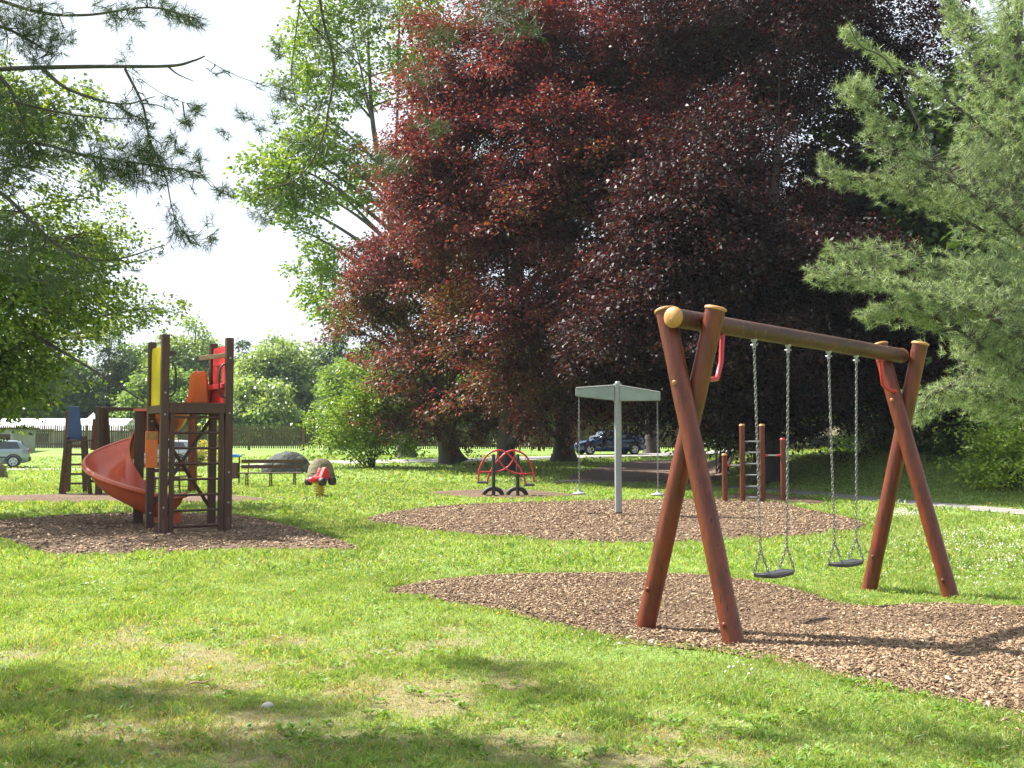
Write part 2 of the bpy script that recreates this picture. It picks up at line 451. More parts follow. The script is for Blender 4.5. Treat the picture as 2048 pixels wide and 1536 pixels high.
path_line = catmull([(1.5, 36.5), (4.5, 35.2), (7.2, 32.0), (8.7, 27.8), (9.9, 24.0), (11.3, 20.6), (13.5, 17.5), (17, 15)], 8)
PATH = strip_poly(path_line, 1.25)
EARTH = smooth_poly([np.array(p) for p in ((2.0, 37.5), (4.2, 36.3), (6.6, 35.6), (8.3, 40), (10.5, 50), (9, 53), (6, 52), (3.5, 45))])

def dryness(x, y):
    """where the turf is worn: patches under the near pine"""
    d = 0
    for (px, py, rx, ry, a) in ((420, 1330, 330, 70, .8), (200, 1290, 300, 60, .35), (560, 1420, 260, 50, 1.0), (1450 - 200, 1500, 300, 60, .8), (150, 1500, 260, 60, .7),
                                (900, 1460, 260, 60, .8), (780, 1300, 230, 55, .45), (1000, 1390, 240, 40, .55), (520, 1510, 400, 50, .5)):
        c = G(px, py); u = G(px + rx, py).x - c.x; v = (G(px, py - ry).y - G(px, py + ry).y) / 2
        d = d + a * np.exp(-(((x - c.x) / u) ** 2 + ((y - c.y) / v) ** 2))
    n = fbm(x * 2.2, y * 2.2, 3, 4)
    n2 = fbm(x * 9.0, y * 9.0, 13, 3)
    return np.clip((np.minimum(d, 1.0) * .85 + (n - .5) * 2.6 + (n2 - .5) * 1.6 - .30) * 1.3, 0, 1) * np.clip(d * 6 - .4, 0, 1)

def axis(*segs):
    out = []
    for a, b, st in segs: out.append(np.arange(a, b, st))
    return np.concatenate(out)
xs = axis((-900, -120, 60), (-120, -40, 8), (-40, -14, 1), (-14, 14, .14), (14, 40, 1), (40, 120, 8), (120, 960, 60))
ys = axis((-40, 3, 2), (3, 14, .12), (14, 40, .35), (40, 80, 1), (80, 200, 10), (200, 2600, 150))
gx, gy = np.meshgrid(xs, ys)
gz = terr(gx, gy)
V = np.stack([gx.ravel(), gy.ravel(), gz.ravel()], 1)
nx, ny = len(xs), len(ys)
ii, jj = np.meshgrid(np.arange(nx - 1), np.arange(ny - 1))
a = (jj * nx + ii).ravel()
F = np.stack([a, a + 1, a + nx + 1, a + nx], 1)
ground = np_mesh('ground', V, F, M['lawn'], smooth=True, attr=('dry', dryness(V[:, 0], V[:, 1])))
prop(ground, 'park lawn with worn straw coloured patches in front', kind='structure')

def edge_dist(x, y, poly):
    x = np.asarray(x, float); y = np.asarray(y, float); d = np.full(x.shape, 9e9)
    P_ = np.array(poly); Q_ = np.roll(P_, -1, 0)
    for (ax, ay), (bx_, by_) in zip(P_, Q_):
        ux, uy = bx_ - ax, by_ - ay; l2 = ux * ux + uy * uy + 1e-12
        t = np.clip(((x - ax) * ux + (y - ay) * uy) / l2, 0, 1)
        d = np.minimum(d, (x - ax - t * ux) ** 2 + (y - ay - t * uy) ** 2)
    return np.sqrt(d)
def bedz(x, y, poly): return terr(x, y) - .006 + S(edge_dist(x, y, poly) / .22) * (.018 + .030 * fbm(np.asarray(x) * 1.1 + 9, np.asarray(y) * 1.1, 5, 3))
def sheet(name, poly, mat, lift, step=.5, hump=0, hmul=1.0):
    poly = np.array(poly); lo = poly.min(0); hi = poly.max(0)
    X, Y = np.meshgrid(np.arange(lo[0], hi[0], step), np.arange(lo[1], hi[1], step))
    X = X.ravel(); Y = Y.ravel(); k = inside(X, Y, poly)
    q = [Vector(p) for p in poly] + [Vector((u, v)) for u, v in zip(X[k], Y[k])]
    n = len(poly)
    r = delaunay_2d_cdt(q, [(i, (i + 1) % n) for i in range(n)], [], 1, 1e-5)
    vx = np.array([v[:] for v in r[0]]); z = terr(vx[:, 0], vx[:, 1]) + lift
    if hump: z = bedz(vx[:, 0], vx[:, 1], poly)
    me = bpy.data.meshes.new(name)
    me.from_pydata([(p[0], p[1], zz) for p, zz in zip(vx, z)], [], r[2]); me.update()
    me.polygons.foreach_set("use_smooth", [True] * len(me.polygons))
    bm = bmesh.new(); bm.from_mesh(me); bmesh.ops.recalc_face_normals(bm, faces=bm.faces)
    if sum(f.normal.z for f in bm.faces) < 0: bmesh.ops.reverse_faces(bm, faces=bm.faces)
    bm.to_mesh(me); bm.free()
    o = bpy.data.objects.new(name, me); COL.objects.link(o); me.materials.append(mat)
    return prop(o, kind='structure')
for k_, st in (('swing', .16), ('carousel', .3), ('slide', .3), ('net', .5), ('seesaw', .4), ('bars', .4)):
    sheet('mulch_bed', BED[k_], M['mulch'], .010, st, .035)
sheet('road', ROAD, M['asphalt'], .03, .9)
sheet('path', PATH, M['path'], .02, .4)
sheet('bare_earth', EARTH, M['earth'], .016, .6)

# ------------------------------------------------------------------ grass blades, chips, clover
def frustum_points(n, y0, y1, margin=1.08):
    """uniform by area over the seen ground between two distances"""
    u = rng.random(n); Y = np.sqrt(y0 ** 2 + u * (y1 ** 2 - y0 ** 2)); X = (rng.random(n) * 2 - 1) * Y * .4876 * margin
    return X, Y
ALLBEDS = list(BED.values())
def blocked(X, Y, path=True):
    b = np.zeros(len(X), bool)
    for p in ALLBEDS: b |= inside(X, Y, p)
    if path:
        for p in (ROAD, PATH, EARTH): b |= inside(X, Y, p)
    return b
Vs, Cs = [], []
for (n, y0, y1, L0, L1, Wd) in ((210000, 4.3, 7.5, .02, .062, .006), (190000, 7.5, 12.5, .028, .07, .0085), (150000, 12.5, 21, .04, .09, .016), (120000, 21, 36, .05, .10, .03), (60000, 36, 60, .06, .12, .06)):
    n = int(n * 1.2); X, Y = frustum_points(n, y0, y1, 1.32)
    jx = (vnoise(X * 9, Y * 9, 21) - .5) * .22; jy = (vnoise(X * 9, Y * 9, 22) - .5) * .22
    k = ~blocked(X + jx, Y + jy)
    dry = dryness(X, Y); cl = fbm(X * 3.1, Y * 3.1, 31, 3)
    k &= rng.random(n) > dry * .58
    k &= rng.random(n) < .35 + 1.5 * np.clip(cl - .18, 0, 1)
    X, Y, dry, cl = X[k], Y[k], dry[k], cl[k]; n = len(X)
    az = rng.random(n) * 6.283; lean = rng.random(n) ** .7 * 1.0
    D = unit(np.stack([np.cos(az) * lean, np.sin(az) * lean, np.ones(n)], 1))
    N = unit(np.stack([rng.normal(size=n), rng.normal(size=n), np.full(n, .3)], 1))
    tall = fbm(X * .9, Y * .9, 41, 2)
    L = (L0 + (L1 - L0) * rng.random(n)) * (.55 + 1.1 * tall) * (1 - .4 * dry) * (1 + .8 * (cl > .62))
    P = np.stack([X, Y, terr(X, Y) - .004], 1)
    v, f = leaves(P, D, N, L, Wd * (.6 + .8 * rng.random(n)), .25, .1)
    Vs.append(v)
    t = rng.random((n, 1)); h = fbm(X * .35, Y * .35, 51, 3).reshape(-1, 1)
    c = (1 - t) * np.array([[.185, .28, .06]]) + t * np.array([[.37, .455, .155]])
    c = c * (.78 + .5 * h) * np.where(cl.reshape(-1, 1) > .62, np.array([[.8, .92, .75]]), 1.0)
    st = (rng.random((n, 1)) < .10 + .45 * dry.reshape(-1, 1))
    c = np.where(st, np.array([[.42, .35, .17]]) * (.7 + .5 * t), c)
    Cs.append(c)
# tufts leaning over the edges of the mulch beds
for key, per, L1, Wd in (('swing', 900, .085, .008), ('carousel', 420, .10, .016), ('slide', 420, .10, .016), ('seesaw', 200, .10, .03), ('net', 160, .12, .03), ('bars', 200, .10, .03)):
    Pp = np.array(BED[key]); Qp = np.roll(Pp, -1, 0)
    for a_, b_ in zip(Pp, Qp):
        ln = np.linalg.norm(b_ - a_); n = int(ln * per * .25)
        if n < 1 or a_[1] < 3: continue
        t = rng.random((n, 1)); q = a_ + (b_ - a_) * t + rng.normal(size=(n, 2)) * .028 + (vnoise(t[:, 0] * ln * 4 + a_[0] * 7, t[:, 0] * 0 + a_[1], 3)[:, None] - .5) * .10
        az = rng.random(n) * 6.283; lean = rng.random(n) * 1.1
        D = unit(np.stack([np.cos(az) * lean, np.sin(az) * lean, np.ones(n)], 1)); N = unit(rng.normal(size=(n, 3)) + np.array([[0, 0, .3]]))
        v, f = leaves(np.stack([q[:, 0], q[:, 1], terr(q[:, 0], q[:, 1]) - .004], 1), D, N, L1 * (.4 + .7 * rng.random(n)), Wd * (.6 + .8 * rng.random(n)), .3, .1)
        Vs.append(v); u = rng.random((n, 1)); Cs.append((1 - u) * np.array([[.13, .24, .03]]) + u * np.array([[.27, .38, .08]]))
# broad leaved weeds in the turf
X, Y = frustum_points(2600, 4.3, 14); k = ~blocked(X, Y) & (fbm(X * .8, Y * .8, 91, 3) > .52); X, Y = X[k], Y[k]
X = np.repeat(X, 7) + rng.normal(size=len(X) * 7) * .02; Y = np.repeat(Y, 7) + rng.normal(size=len(Y) * 7) * .02; n = len(X)
az = rng.random(n) * 6.283; D = unit(np.stack([np.cos(az), np.sin(az), .35 + .5 * rng.random(n)], 1))
v, f = leaves(np.stack([X, Y, terr(X, Y) + .012], 1), D, unit(np.array([[0, 0, 1.]]) + rng.normal(size=(n, 3)) * .2), .035 + .04 * rng.random(n), .014 + .014 * rng.random(n), .15, .08)
Vs.append(v); u = rng.random((n, 1)); Cs.append((1 - u) * np.array([[.10, .21, .03]]) + u * np.array([[.20, .33, .05]]))
V = np.concatenate(Vs); F = np.arange(len(V)).reshape(-1, 4)
grass = np_mesh('grass', V, F, M['blade'], col=np.concatenate(Cs))
prop(grass, 'short bright green lawn grass with straw blades', 'grass', kind='stuff')

Vs, Cs = [], []
cubeF = np.array([(0, 3, 2, 1), (4, 5, 6, 7), (0, 1, 5, 4), (1, 2, 6, 5), (2, 3, 7, 6), (3, 0, 4, 7)])
def chips(n, y0, y1, poly, sz, spill=0.0):
    X, Y = frustum_points(n, y0, y1, 1.12)
    jx = (vnoise(X * 5, Y * 5, 61) - .5) * .3; jy = (vnoise(X * 5, Y * 5, 62) - .5) * .3
    k = inside(X, Y, poly)
    jx2 = (vnoise(X * 3, Y * 3, 63) - .5) * .9; jy2 = (vnoise(X * 3, Y * 3, 64) - .5) * .9
    k |= inside(X + jx, Y + jy, poly) & (rng.random(n) < .30)
    k |= inside(X + jx2, Y + jy2, poly) & (rng.random(n) < .035)
    trod = np.exp(-((X - 2.6) ** 2 / 3.2 + (Y - 9.5) ** 2 / 1.6)) * .75 if sz < .045 else 0
    k &= rng.random(len(X)) < (.30 + 1.1 * fbm(X * .8, Y * .8, 71, 3)) * (1 - trod)
    X, Y = X[k], Y[k]; n = len(X)
    az = rng.random(n) * 6.283; el = rng.normal(size=n) * .28; roll = rng.normal(size=n) * .45
    D = np.stack([np.cos(az) * np.cos(el), np.sin(az) * np.cos(el), np.sin(el)], 1)
    Sd = unit(np.stack([-np.sin(az), np.cos(az), roll], 1)); Nn = np.cross(D, Sd)
    L = sz * (.35 + rng.random(n) ** 2 * 1.3); Wd = L * (.22 + .4 * rng.random(n)); T = L * (.06 + .12 * rng.random(n))
    C = np.stack([X, Y, np.maximum(bedz(X, Y, poly), terr(X, Y)) + .003 + .010 * rng.random(n)], 1)
    sg = np.array([(-1, -1, -1), (1, -1, -1), (1, 1, -1), (-1, 1, -1), (-1, -1, 1), (1, -1, 1), (1, 1, 1), (-1, 1, 1)], float)
    tap = 1 - .5 * rng.random((n, 1))
    v = []
    for a, b, c in sg:
        w = b * Wd * .5
        if a > 0: w = w * tap[:, 0]
        v.append(C + D * (a * L * .5)[:, None] + Sd * w[:, None] + Nn * (c * T * .5)[:, None])
    v = np.stack(v, 1).reshape(-1, 3)
    t = rng.random(n)
    pal = np.array([(.10, .060, .032), (.185, .116, .062), (.26, .168, .092), (.33, .226, .132), (.43, .325, .21), (.53, .44, .33)])
    idx = np.searchsorted(np.array([.20, .50, .78, .945, .985]), t)
    c = pal[idx] * (.8 + .4 * rng.random((n, 1)))
    Vs.append(v); Cs.append(np.repeat(c, 6, 0))
    return n
chips(120000, 5.4, 8.2, BED['swing'], .034)
chips(170000, 5.4, 8.6, BED['swing'], .019)
chips(210000, 8.2, 13.5, BED['swing'], .026)
chips(130000, 14, 26, BED['carousel'], .046)
chips(70000, 13, 23, BED['slide'], .046)
V = np.concatenate(Vs); nb = len(V) // 8
F = (np.arange(nb)[:, None, None] * 8 + cubeF[None]).reshape(-1, 4)
bark = np_mesh('bark_chips', V, F, M['chip'], col=np.concatenate(Cs))
prop(bark, 'loose brown and pale bark chips covering the play beds', 'bark chips', kind='stuff')

def dots(name, label, cat, mat, spots, r, h):
    V, F = [], []
    oc = np.array([(1, 0, 0), (0, 1, 0), (-1, 0, 0), (0, -1, 0), (0, 0, 1), (0, 0, -1)], float)
    of = np.array([(0, 1, 4), (1, 2, 4), (2, 3, 4), (3, 0, 4), (1, 0, 5), (2, 1, 5), (3, 2, 5), (0, 3, 5)])
    P = np.concatenate([np.stack([x, y, terr(x, y) + h * (.6 + .6 * rng.random(len(x)))], 1) for x, y in spots])
    k = ~blocked(P[:, 0], P[:, 1]); P = P[k]; n = len(P)
    rr = r * (.6 + .7 * rng.random((n, 1, 1)))
    V = (P[:, None, :] + oc[None] * rr).reshape(-1, 3)
    F = (np.arange(n)[:, None, None] * 6 + of[None]).reshape(-1, 3)
    return prop(np_mesh(name, V, F, mat), label, cat, kind='stuff')
def blob_spots(px, py, rx, ry, n):
    u = rng.normal(size=n) * rx * .5 + px; v = rng.normal(size=n) * ry * .5 + py
    q = [G(a, b) for a, b in zip(u, v)]
    return np.array([p.x for p in q]), np.array([p.y for p in q])
sp = [blob_spots(1812, 1028, 40, 8, 280), blob_spots(1750, 1040, 80, 14, 50), blob_spots(1960, 1072, 130, 16, 100), blob_spots(1850, 1085, 150, 18, 60), blob_spots(2000, 1098, 110, 12, 90),
      blob_spots(2010, 1125, 110, 12, 80), blob_spots(1850, 1110, 200, 40, 60), blob_spots(1960, 1150, 150, 30, 60), blob_spots(2030, 1060, 60, 10, 60), blob_spots(1620, 1090, 100, 30, 25),
      blob_spots(1300, 1300, 170, 16, 12), blob_spots(1470, 1345, 60, 16, 9), blob_spots(900, 1120, 400, 30, 20), blob_spots(800, 980, 500, 14, 60), blob_spots(350, 965, 200, 10, 40)]
dots('clover_flowers', 'small white clover flowers scattered over the lawn', 'flowers', M['flower'], sp, .011, .06)
dots('dandelions', 'tiny yellow dandelion heads scattered in the lawn', 'flowers', M['dandelion'],
     [blob_spots(1000, 1150, 1400, 200, 30), blob_spots(600, 1200, 500, 120, 10)], .014, .06)

# ================================================================== PLAY EQUIPMENT
# ------------------------------------------------------------------ double swing
C1 = Vector((1.45, 8.5, 0)); C2 = Vector((4.15, 11.2, 0)); U = (C2 - C1).normalized(); Vp = Vector((U.y, -U.x, 0))
sw = thing('swing_set', 'double swing of round red brown logs with ochre caps on the mulch bed', 'swing set', (2.8, 9.85, 0))
def swing_leg(base, top, nm='leg'):
    d = (top - base).normalized()
    n_ = 14; pts = [base.lerp(top, i / (n_ - 1)) for i in range(n_)]
    m = MB(); m.tube(pts, [.080 + .0015 * math.sin(i * 2.1) for i in range(n_)], 22)
    o = m.build(nm, M['wood'], sw)
    c = MB(); e = top - d * .004
    c.tube([e, e + d * .006, e + d * .022, e + d * .032], [.088, .092, .088, .060], 22)
    c.build('cap', M['cap'], o)
    return o, d
beamz1, beamz2 = 2.545, 2.46
bp = C1 - U * .22 + Vector((0, 0, beamz1)); bq = C2 + U * .02 + Vector((0, 0, beamz2))
m = MB(); m.tube([bp.lerp(bq, i / 11) for i in range(12)], [.077 + .001 * math.sin(i * 1.7) for i in range(12)], 24)
beam = m.build('crossbeam', M['beam'], sw)
m = MB(); bd = (bp - bq).normalized()
m.tube([bp - bd * .002, bp + bd * .008, bp + bd * .03, bp + bd * .046, bp + bd * .052], [.084, .087, .080, .055, .02], 24); m.build('cap', M['cap'], beam)
m = MB(); m.tube([bq, bq - bd * .02], [.082, .078], 20); m.build('cap', M['cap_dark'], beam)
frames = []
for C, (ap, bpix), ztop in ((C1, ((1280, 1268), (1479, 1302)), 2.62), (C2, ((1733, 1182), (1909, 1199)), 2.575)):
    gl = -.02 if C is C1 else tz(C.x, C.y)
    Ab = G(*ap, gl); Bb = G(*bpix, gl); Ab.z -= .06; Bb.z -= .06
    At = C + Vp * .185 + U * .085; At.z = ztop
    Bt = C - Vp * .185 - U * .085; Bt.z = ztop
    Ab2 = Ab + U * .03; Bb2 = Bb - U * .03
    la, da = swing_leg(Ab2, At); lb, db = swing_leg(Bb2, Bt)
    # bolt through the crossing, bolts near the feet
    for base, top, leg, ts in ((Bb2, Bt, lb, (.095, .78)), (Ab2, At, la, (.16, .70))):
        for t in ts:
            p = base.lerp(top, t) - U * .074
            k = MB(); k.tube([p, p - U * .014, p - U * .016], [.022, .020, .012], 12); k.tube([p - U * .014, p - U * .03], .010, 6)
            k.build('bolt', M['wood'] if t < .3 else M['cap_dark'], leg)
    frames.append((At, Bt, Ab2, Bb2))
# red steel braces: from under the beam down to the inner legs
for (At, Bt, Ab, Bb), s, C, bz in ((frames[0], 1, C1, beamz1), (frames[1], -1, C2, beamz2)):
    tgt = Ab.lerp(At, .80) + U * .06 if s > 0 else C + Vector((0, 0, 2.09)) - U * .03
    top = C + U * (s * .46) + Vector((0, 0, bz - .085))
    lo = tgt + U * (s * .05) + Vector((0, 0, -.02))
    mid = Vector((top.x, top.y, 0)).lerp(Vector((lo.x, lo.y, 0)), .12) + Vector((0, 0, top.z - .24))
    mid2 = Vector((top.x, top.y, 0)).lerp(Vector((lo.x, lo.y, 0)), .42) + Vector((0, 0, lo.z + .015))
    pts = [Vector(p) for p in ((*top,), (*top.lerp(mid, .5),), (*mid,), (*mid.lerp(mid2, .55),), (*mid2,), (*lo,))]
    k = MB(); k.tube(pts, .021, 12); k.box(top + Vector((0, 0, .008)), (.06, .06, .012)); k.build('brace', M['red'], sw)
def on_beam(t):
    p = C1 + U * t; f = (t + .22) / ((bq - bp).length); p.z = beamz1 + (beamz2 - beamz1) * f - .074
    return p
def chain_mesh(mb, p, q, pitch=.033, wire=.0042, wd=.010):
    d = q - p; L = d.length; n = max(2, int(L / pitch)); d.normalize()
    a = d.cross(Vector((1, .3, .1))).normalized(); b = d.cross(a)
    for i in range(n):
        c = p + d * (L * (i + .5) / n); s_ = a if i % 2 else b
        hl = L / n * .5 + .006
        pts = [c + d * (hl * y) + s_ * (wd * x) for x, y in ((0, 1), (.8, .7), (1, 0), (.8, -.7), (0, -1), (-.8, -.7), (-1, 0), (-.8, .7))]
        mb.tube(pts, wire, 5, caps=False, closed=True)
for t0, t1, zs, lab in ((.95, 1.52, .385, 'left'), (2.27, 2.83, .365, 'right')):
    mid = C1 + U * ((t0 + t1) / 2)
    sl = .245
    st = MB()                                     # seat: rounded slab with a slight sag
    prof = []
    outl = []
    for k in range(28):
        a = 2 * math.pi * k / 28; ca, sa = math.cos(a), math.sin(a)
        outl.append((math.copysign(abs(ca) ** .45, ca) * sl, math.copysign(abs(sa) ** .6, sa) * (.088 + .012 * abs(ca))))
    def sp_(x, y, z): return mid + U * x + Vp * y + Vector((0, 0, zs + z + .05 * (x / sl) ** 2 * .3))
    n0 = len(outl)
    vs = [sp_(x, y, .0) for x, y in outl] + [sp_(x * .985, y * .95, -.03) for x, y in outl] + [sp_(x * .93, y * .8, .006) for x, y in outl]
    fs = [(i, (i + 1) % n0, n0 + (i + 1) % n0, n0 + i) for i in range(n0)] + [(2 * n0 + i, 2 * n0 + (i + 1) % n0, (i + 1) % n0, i) for i in range(n0)]
    fs += [tuple(range(2 * n0, 3 * n0)), tuple(range(2 * n0 - 1, n0 - 1, -1))]
    st.add(vs, fs)
    seat = st.build('seat', M['seatrub'], sw, bevel=.004)
    for t, e in ((t0, -1), (t1, 1)):
        top = on_beam(t)
        h = MB(); h.tube([top + Vector((0, 0, .012)), top - Vector((0, 0, .02))], [.030, .026], 12)
        h.bar(top - Vector((0, 0, .015)), top - Vector((0, 0, .075)), .026, .018); h.tube([top - Vector((0, 0, .05)) - Vp * .03, top - Vector((0, 0, .05)) + Vp * .03], .009, 8)
        h.build('hanger', M['steel'], sw)
        fork = mid + U * (e * (sl - .025)) + Vector((0, 0, zs + .22)); fork = Vector((fork.x, fork.y, fork.z))
        ch = MB(); chain_mesh(ch, top - Vector((0, 0, .07)), fork)
        for s_ in (-1, 1):
            e_ = mid + U * (e * (sl - .035)) + U * (s_ * .045) * 0 + Vp * (s_ * .062) + Vector((0, 0, zs + .01))
            chain_mesh(ch, fork, e_ + U * (s_ * .028))
        ch.build('chain', M['chain'], seat)

# ------------------------------------------------------------------ chain carousel (two disc seats on a post)
cx, cyy = W(1236, 872, 21.3).x, 21.3
car = thing('disc_swing_carousel', 'grey post with tapered double arm and two hanging disc seats', 'carousel swing', (cx, cyy, 0))
m = MB(); hexa = [(math.cos(a) * .078, math.sin(a) * .078) for a in [R(22.5 + 45 * i) for i in range(8)]]
m.tube([(cx, cyy, -.1), (cx, cyy, 2.36)], .074, 8); post = m.build('post', M['greypost'], car, bevel=.006)
for ff in (False,):
    me = post.data; me.polygons.foreach_set("use_smooth", [False] * len(me.polygons))
m = MB(); m.tube([(cx, cyy, -.02), (cx, cyy, .07)], .079, 8); o = m.build('rust_collar', M['iron'], car); o.data.polygons.foreach_set("use_smooth", [False] * len(o.data.polygons))
ax = Vector((math.cos(R(-14)), math.sin(R(-14)), 0)); ay = Vector((-ax.y, ax.x, 0))
tilt = .060
def A(x, y, z): return Vector((cx, cyy, 0)) + ax * x + ay * y + Vector((0, 0, z - x * tilt))
for s in (-1, 1):
    m = MB(); x0, x1 = s * .055, s * .86
    vs = [A(x0, -.10, 2.31), A(x0, .10, 2.31), A(x0, .10, 2.63), A(x0, -.10, 2.63),
          A(x1, -.075, 2.36), A(x1, .075, 2.36), A(x1, .075, 2.535), A(x1, -.075, 2.535)]
    m.add(vs, [(0, 3, 2, 1), (4, 5, 6, 7), (0, 1, 5, 4), (1, 2, 6, 5), (2, 3, 7, 6), (3, 0, 4, 7)])
    arm = m.build('arm', M['grey'], car, bevel=.02, segs=3)
    m = MB()
    for yy in (-.104, .104):
        for (za, zb) in ((2.622, 2.53),):
            m.tube([A(x0, yy, za), A(x1 * .985, yy * .77, zb)], .013, 8)
    m.build('edge_moulding', M['greypost'], arm)
m = MB(); m.tube([A(0, 0, 2.29), A(0, 0, 2.66)], .085, 16); m.tube([A(0, 0, 2.66), A(0, 0, 2.70), A(0, 0, 2.71)], [.055, .052, .03], 14)
m.build('head', M['greypost'], car)
for s in (-1, 1):
    p = A(s * .80, 0, 2.365); q = Vector((p.x, p.y, .50))
    m = MB(); chain_mesh(m, p, q, .040, .0055, .013)
    dd = MB(); c = Vector((q.x, q.y, .42))
    dd.tube([c + Vector((0, 0, z)) for z in (-.012, -.006, .012, .026, .045, .06, .10)], [.10, .138, .142, .120, .05, .032, .028], 24)
    seat = dd.build('disc_seat', M['greypost'], car)
    m.build('chain', M['chain'], seat)

# ------------------------------------------------------------------ slide tower
FL = Vector((-5.63, 17.0, 0)); th = R(30); ex = Vector((math.cos(th), math.sin(th), 0)); ey = Vector((-math.sin(th), math.cos(th), 0))
def T(a, b, z): return FL + ex * a + ey * b + Vector((0, 0, z))
rotT = Matrix.Rotation(th, 3, 'Z')
tw = thing('slide_tower', 'brown timber play tower with ladder and red orange spiral slide', 'slide tower', (-5.45, 17.7, 0))
WD, DP, PH = 1.04, 1.04, 2.10
for a, b, zt in ((0, 0, 3.25), (WD, 0, 3.24), (0, DP, 3.20), (WD, DP, 3.22)):
    m = MB(); m.box(T(a, b, zt / 2 - .05), (.125, .125, zt + .1), rotT)
    p = m.build('post', M['wood_dark'], tw, bevel=.012)
    m = MB(); m.box(T(a, b - .066, .12), (.05, .008, .28), rotT); m.tube([T(a, b - .068, .18), T(a, b - .085, .18)], .016, 8); m.tube([T(a, b - .068, .06), T(a, b - .085, .06)], .016, 8)
    if b == 0: m.build('foot_bracket', M['iron'], p)
m = MB()
for k in range(8): m.box(T(WD / 2, .02 + k * .143, PH + .022), (WD - .14, .125, .04), rotT)
plat = m.build('platform', M['wood_dark'], tw, bevel=.004)
m = MB()
m.box(T(WD / 2, -.035, PH - .062), (WD - .13, .045, .13), rotT); m.box(T(WD / 2, DP + .035, PH - .062), (WD - .13, .045, .13), rotT)
m.box(T(-.035, DP / 2, PH - .062), (.045, DP - .13, .13), rotT); m.box(T(WD + .035, DP / 2, PH - .062), (.045, DP - .13, .13), rotT)
m.box(T(.11, .03, PH - .19), (.10, .06, .10), rotT); m.box(T(WD - .13, .05, PH - .18), (.16, .06, .09), rotT)
m.build('joist', M['wood_dark'], tw, bevel=.004)
lad = MB()
for a in (.125, WD - .125): lad.box(T(a, -.02, 1.0), (.075, .055, 1.98), rotT)
lad = lad.build('ladder', M['wood_dark'], tw, bevel=.005)
for k in range(8):
    z = .135 + k * .253; m = MB(); m.tube([T(.13, -.02, z), T(WD - .13, -.02, z)], .020 if k else .028, 10); m.build('rung', M['wood_dark'], lad)
m = MB(); m.bar(T(0, DP, .35), T(WD, DP - .02, 1.95), .05, .055, up=(0, 1, 0)); m.build('brace', M['wood_dark'], tw)
m = MB(); m.bar(T(0, DP + .055, 1.95), T(WD, DP + .055, .33), .05, .055, up=(0, 1, 0)); m.build('brace', M['wood_dark'], tw)
def panel(name, o, e, w, z0, z1, t, mat, hole=None, nrm=None, top=.08):
    """upright board from o along e, rounded top corners, optional window"""
    pl = [(0, z0), (w, z0), (w, z1 - top), (w - top * .3, z1 - top * .3), (w - top, z1), (top, z1), (top * .3, z1 - top * .3), (0, z1 - top)]
    m = MB()
    if not hole:
        m.prism([o + e * x + Vector((0, 0, z)) for x, z in pl], nrm * t)
    else:
        hx0, hx1, hz0, hz1 = hole
        m.prism([o + e * x + Vector((0, 0, z)) for x, z in ((0, z0), (w, z0), (w, hz0), (0, hz0))], nrm * t)
        m.prism([o + e * x + Vector((0, 0, z)) for x, z in ((0, hz0 + .001), (hx0, hz0 + .001), (hx0, hz1), (0, hz1))], nrm * t)
        m.prism([o + e * x + Vector((0, 0, z)) for x, z in ((hx1, hz0 + .001), (w, hz0 + .001), (w, hz1), (hx1, hz1))], nrm * t)
        m.prism([o + e * x + Vector((0, 0, z)) for x, z in ((0, hz1 + .001), (w, hz1 + .001), (w, z1 - top), (w - top, z1), (top, z1), (0, z1 - top))], nrm * t)
    return m.build(name, mat, tw, bevel=.01)
yp = panel('side_panel', T(-.02, .07, 0), ey, DP - .14, PH + .0, 3.08, .05, M['yellow'], None, ex); yp['label'] = 'yellow plastic side panel'
rp = panel('side_panel', T(WD - .03, .07, 0), ey, DP - .14, PH + .05, 3.12, .05, M['redplastic'], (.28, .62, 2.42, 2.80), ex); rp['label'] = 'red plastic side panel with a window'
m = MB(); m.box(T(WD - .07, DP / 2, 2.44), (.06, DP - .18, .09), rotT); m.build('panel_ledge', M['redplastic'], rp, bevel=.012)
m = MB(); m.bar(T(.0, .02, 2.95), T(.17, .05, 2.95), .07, .075); m.build('rail_stub', M['wood_dark'], tw, bevel=.006)
m = MB(); m.bar(T(WD + .02, -.0, 2.96), T(WD - .42, .30, 2.90), .06, .075); m.build('top_rail', M['paleplank'], tw, bevel=.006)  # paler wood than the tower's other rails
for a, s in ((.055, 1), (WD - .055, -1)):
    pts = [T(a, -.03, 2.24), T(a + s * .05, -.03, 2.25), T(a + s * .10, -.03, 2.31), T(a + s * .115, -.03, 2.42), T(a + s * .115, -.03, 2.62), T(a + s * .10, -.03, 2.72), T(a + s * .05, -.03, 2.79), T(a, -.03, 2.80)]
    m = MB(); m.tube(pts, .017, 10); m.build('grab_handle', M['black'], tw)
# orange sign on the back left post
m = MB(); m.box(T(0, DP - .075, 1.37), (.20, .02, .62), rotT); sg = m.build('notice_board', M['orange'], tw, bevel=.006)
m = MB(); m.box(T(0, DP - .089, 1.60), (.19, .004, .13), rotT); m.build('notice_header', M['cap'], sg)
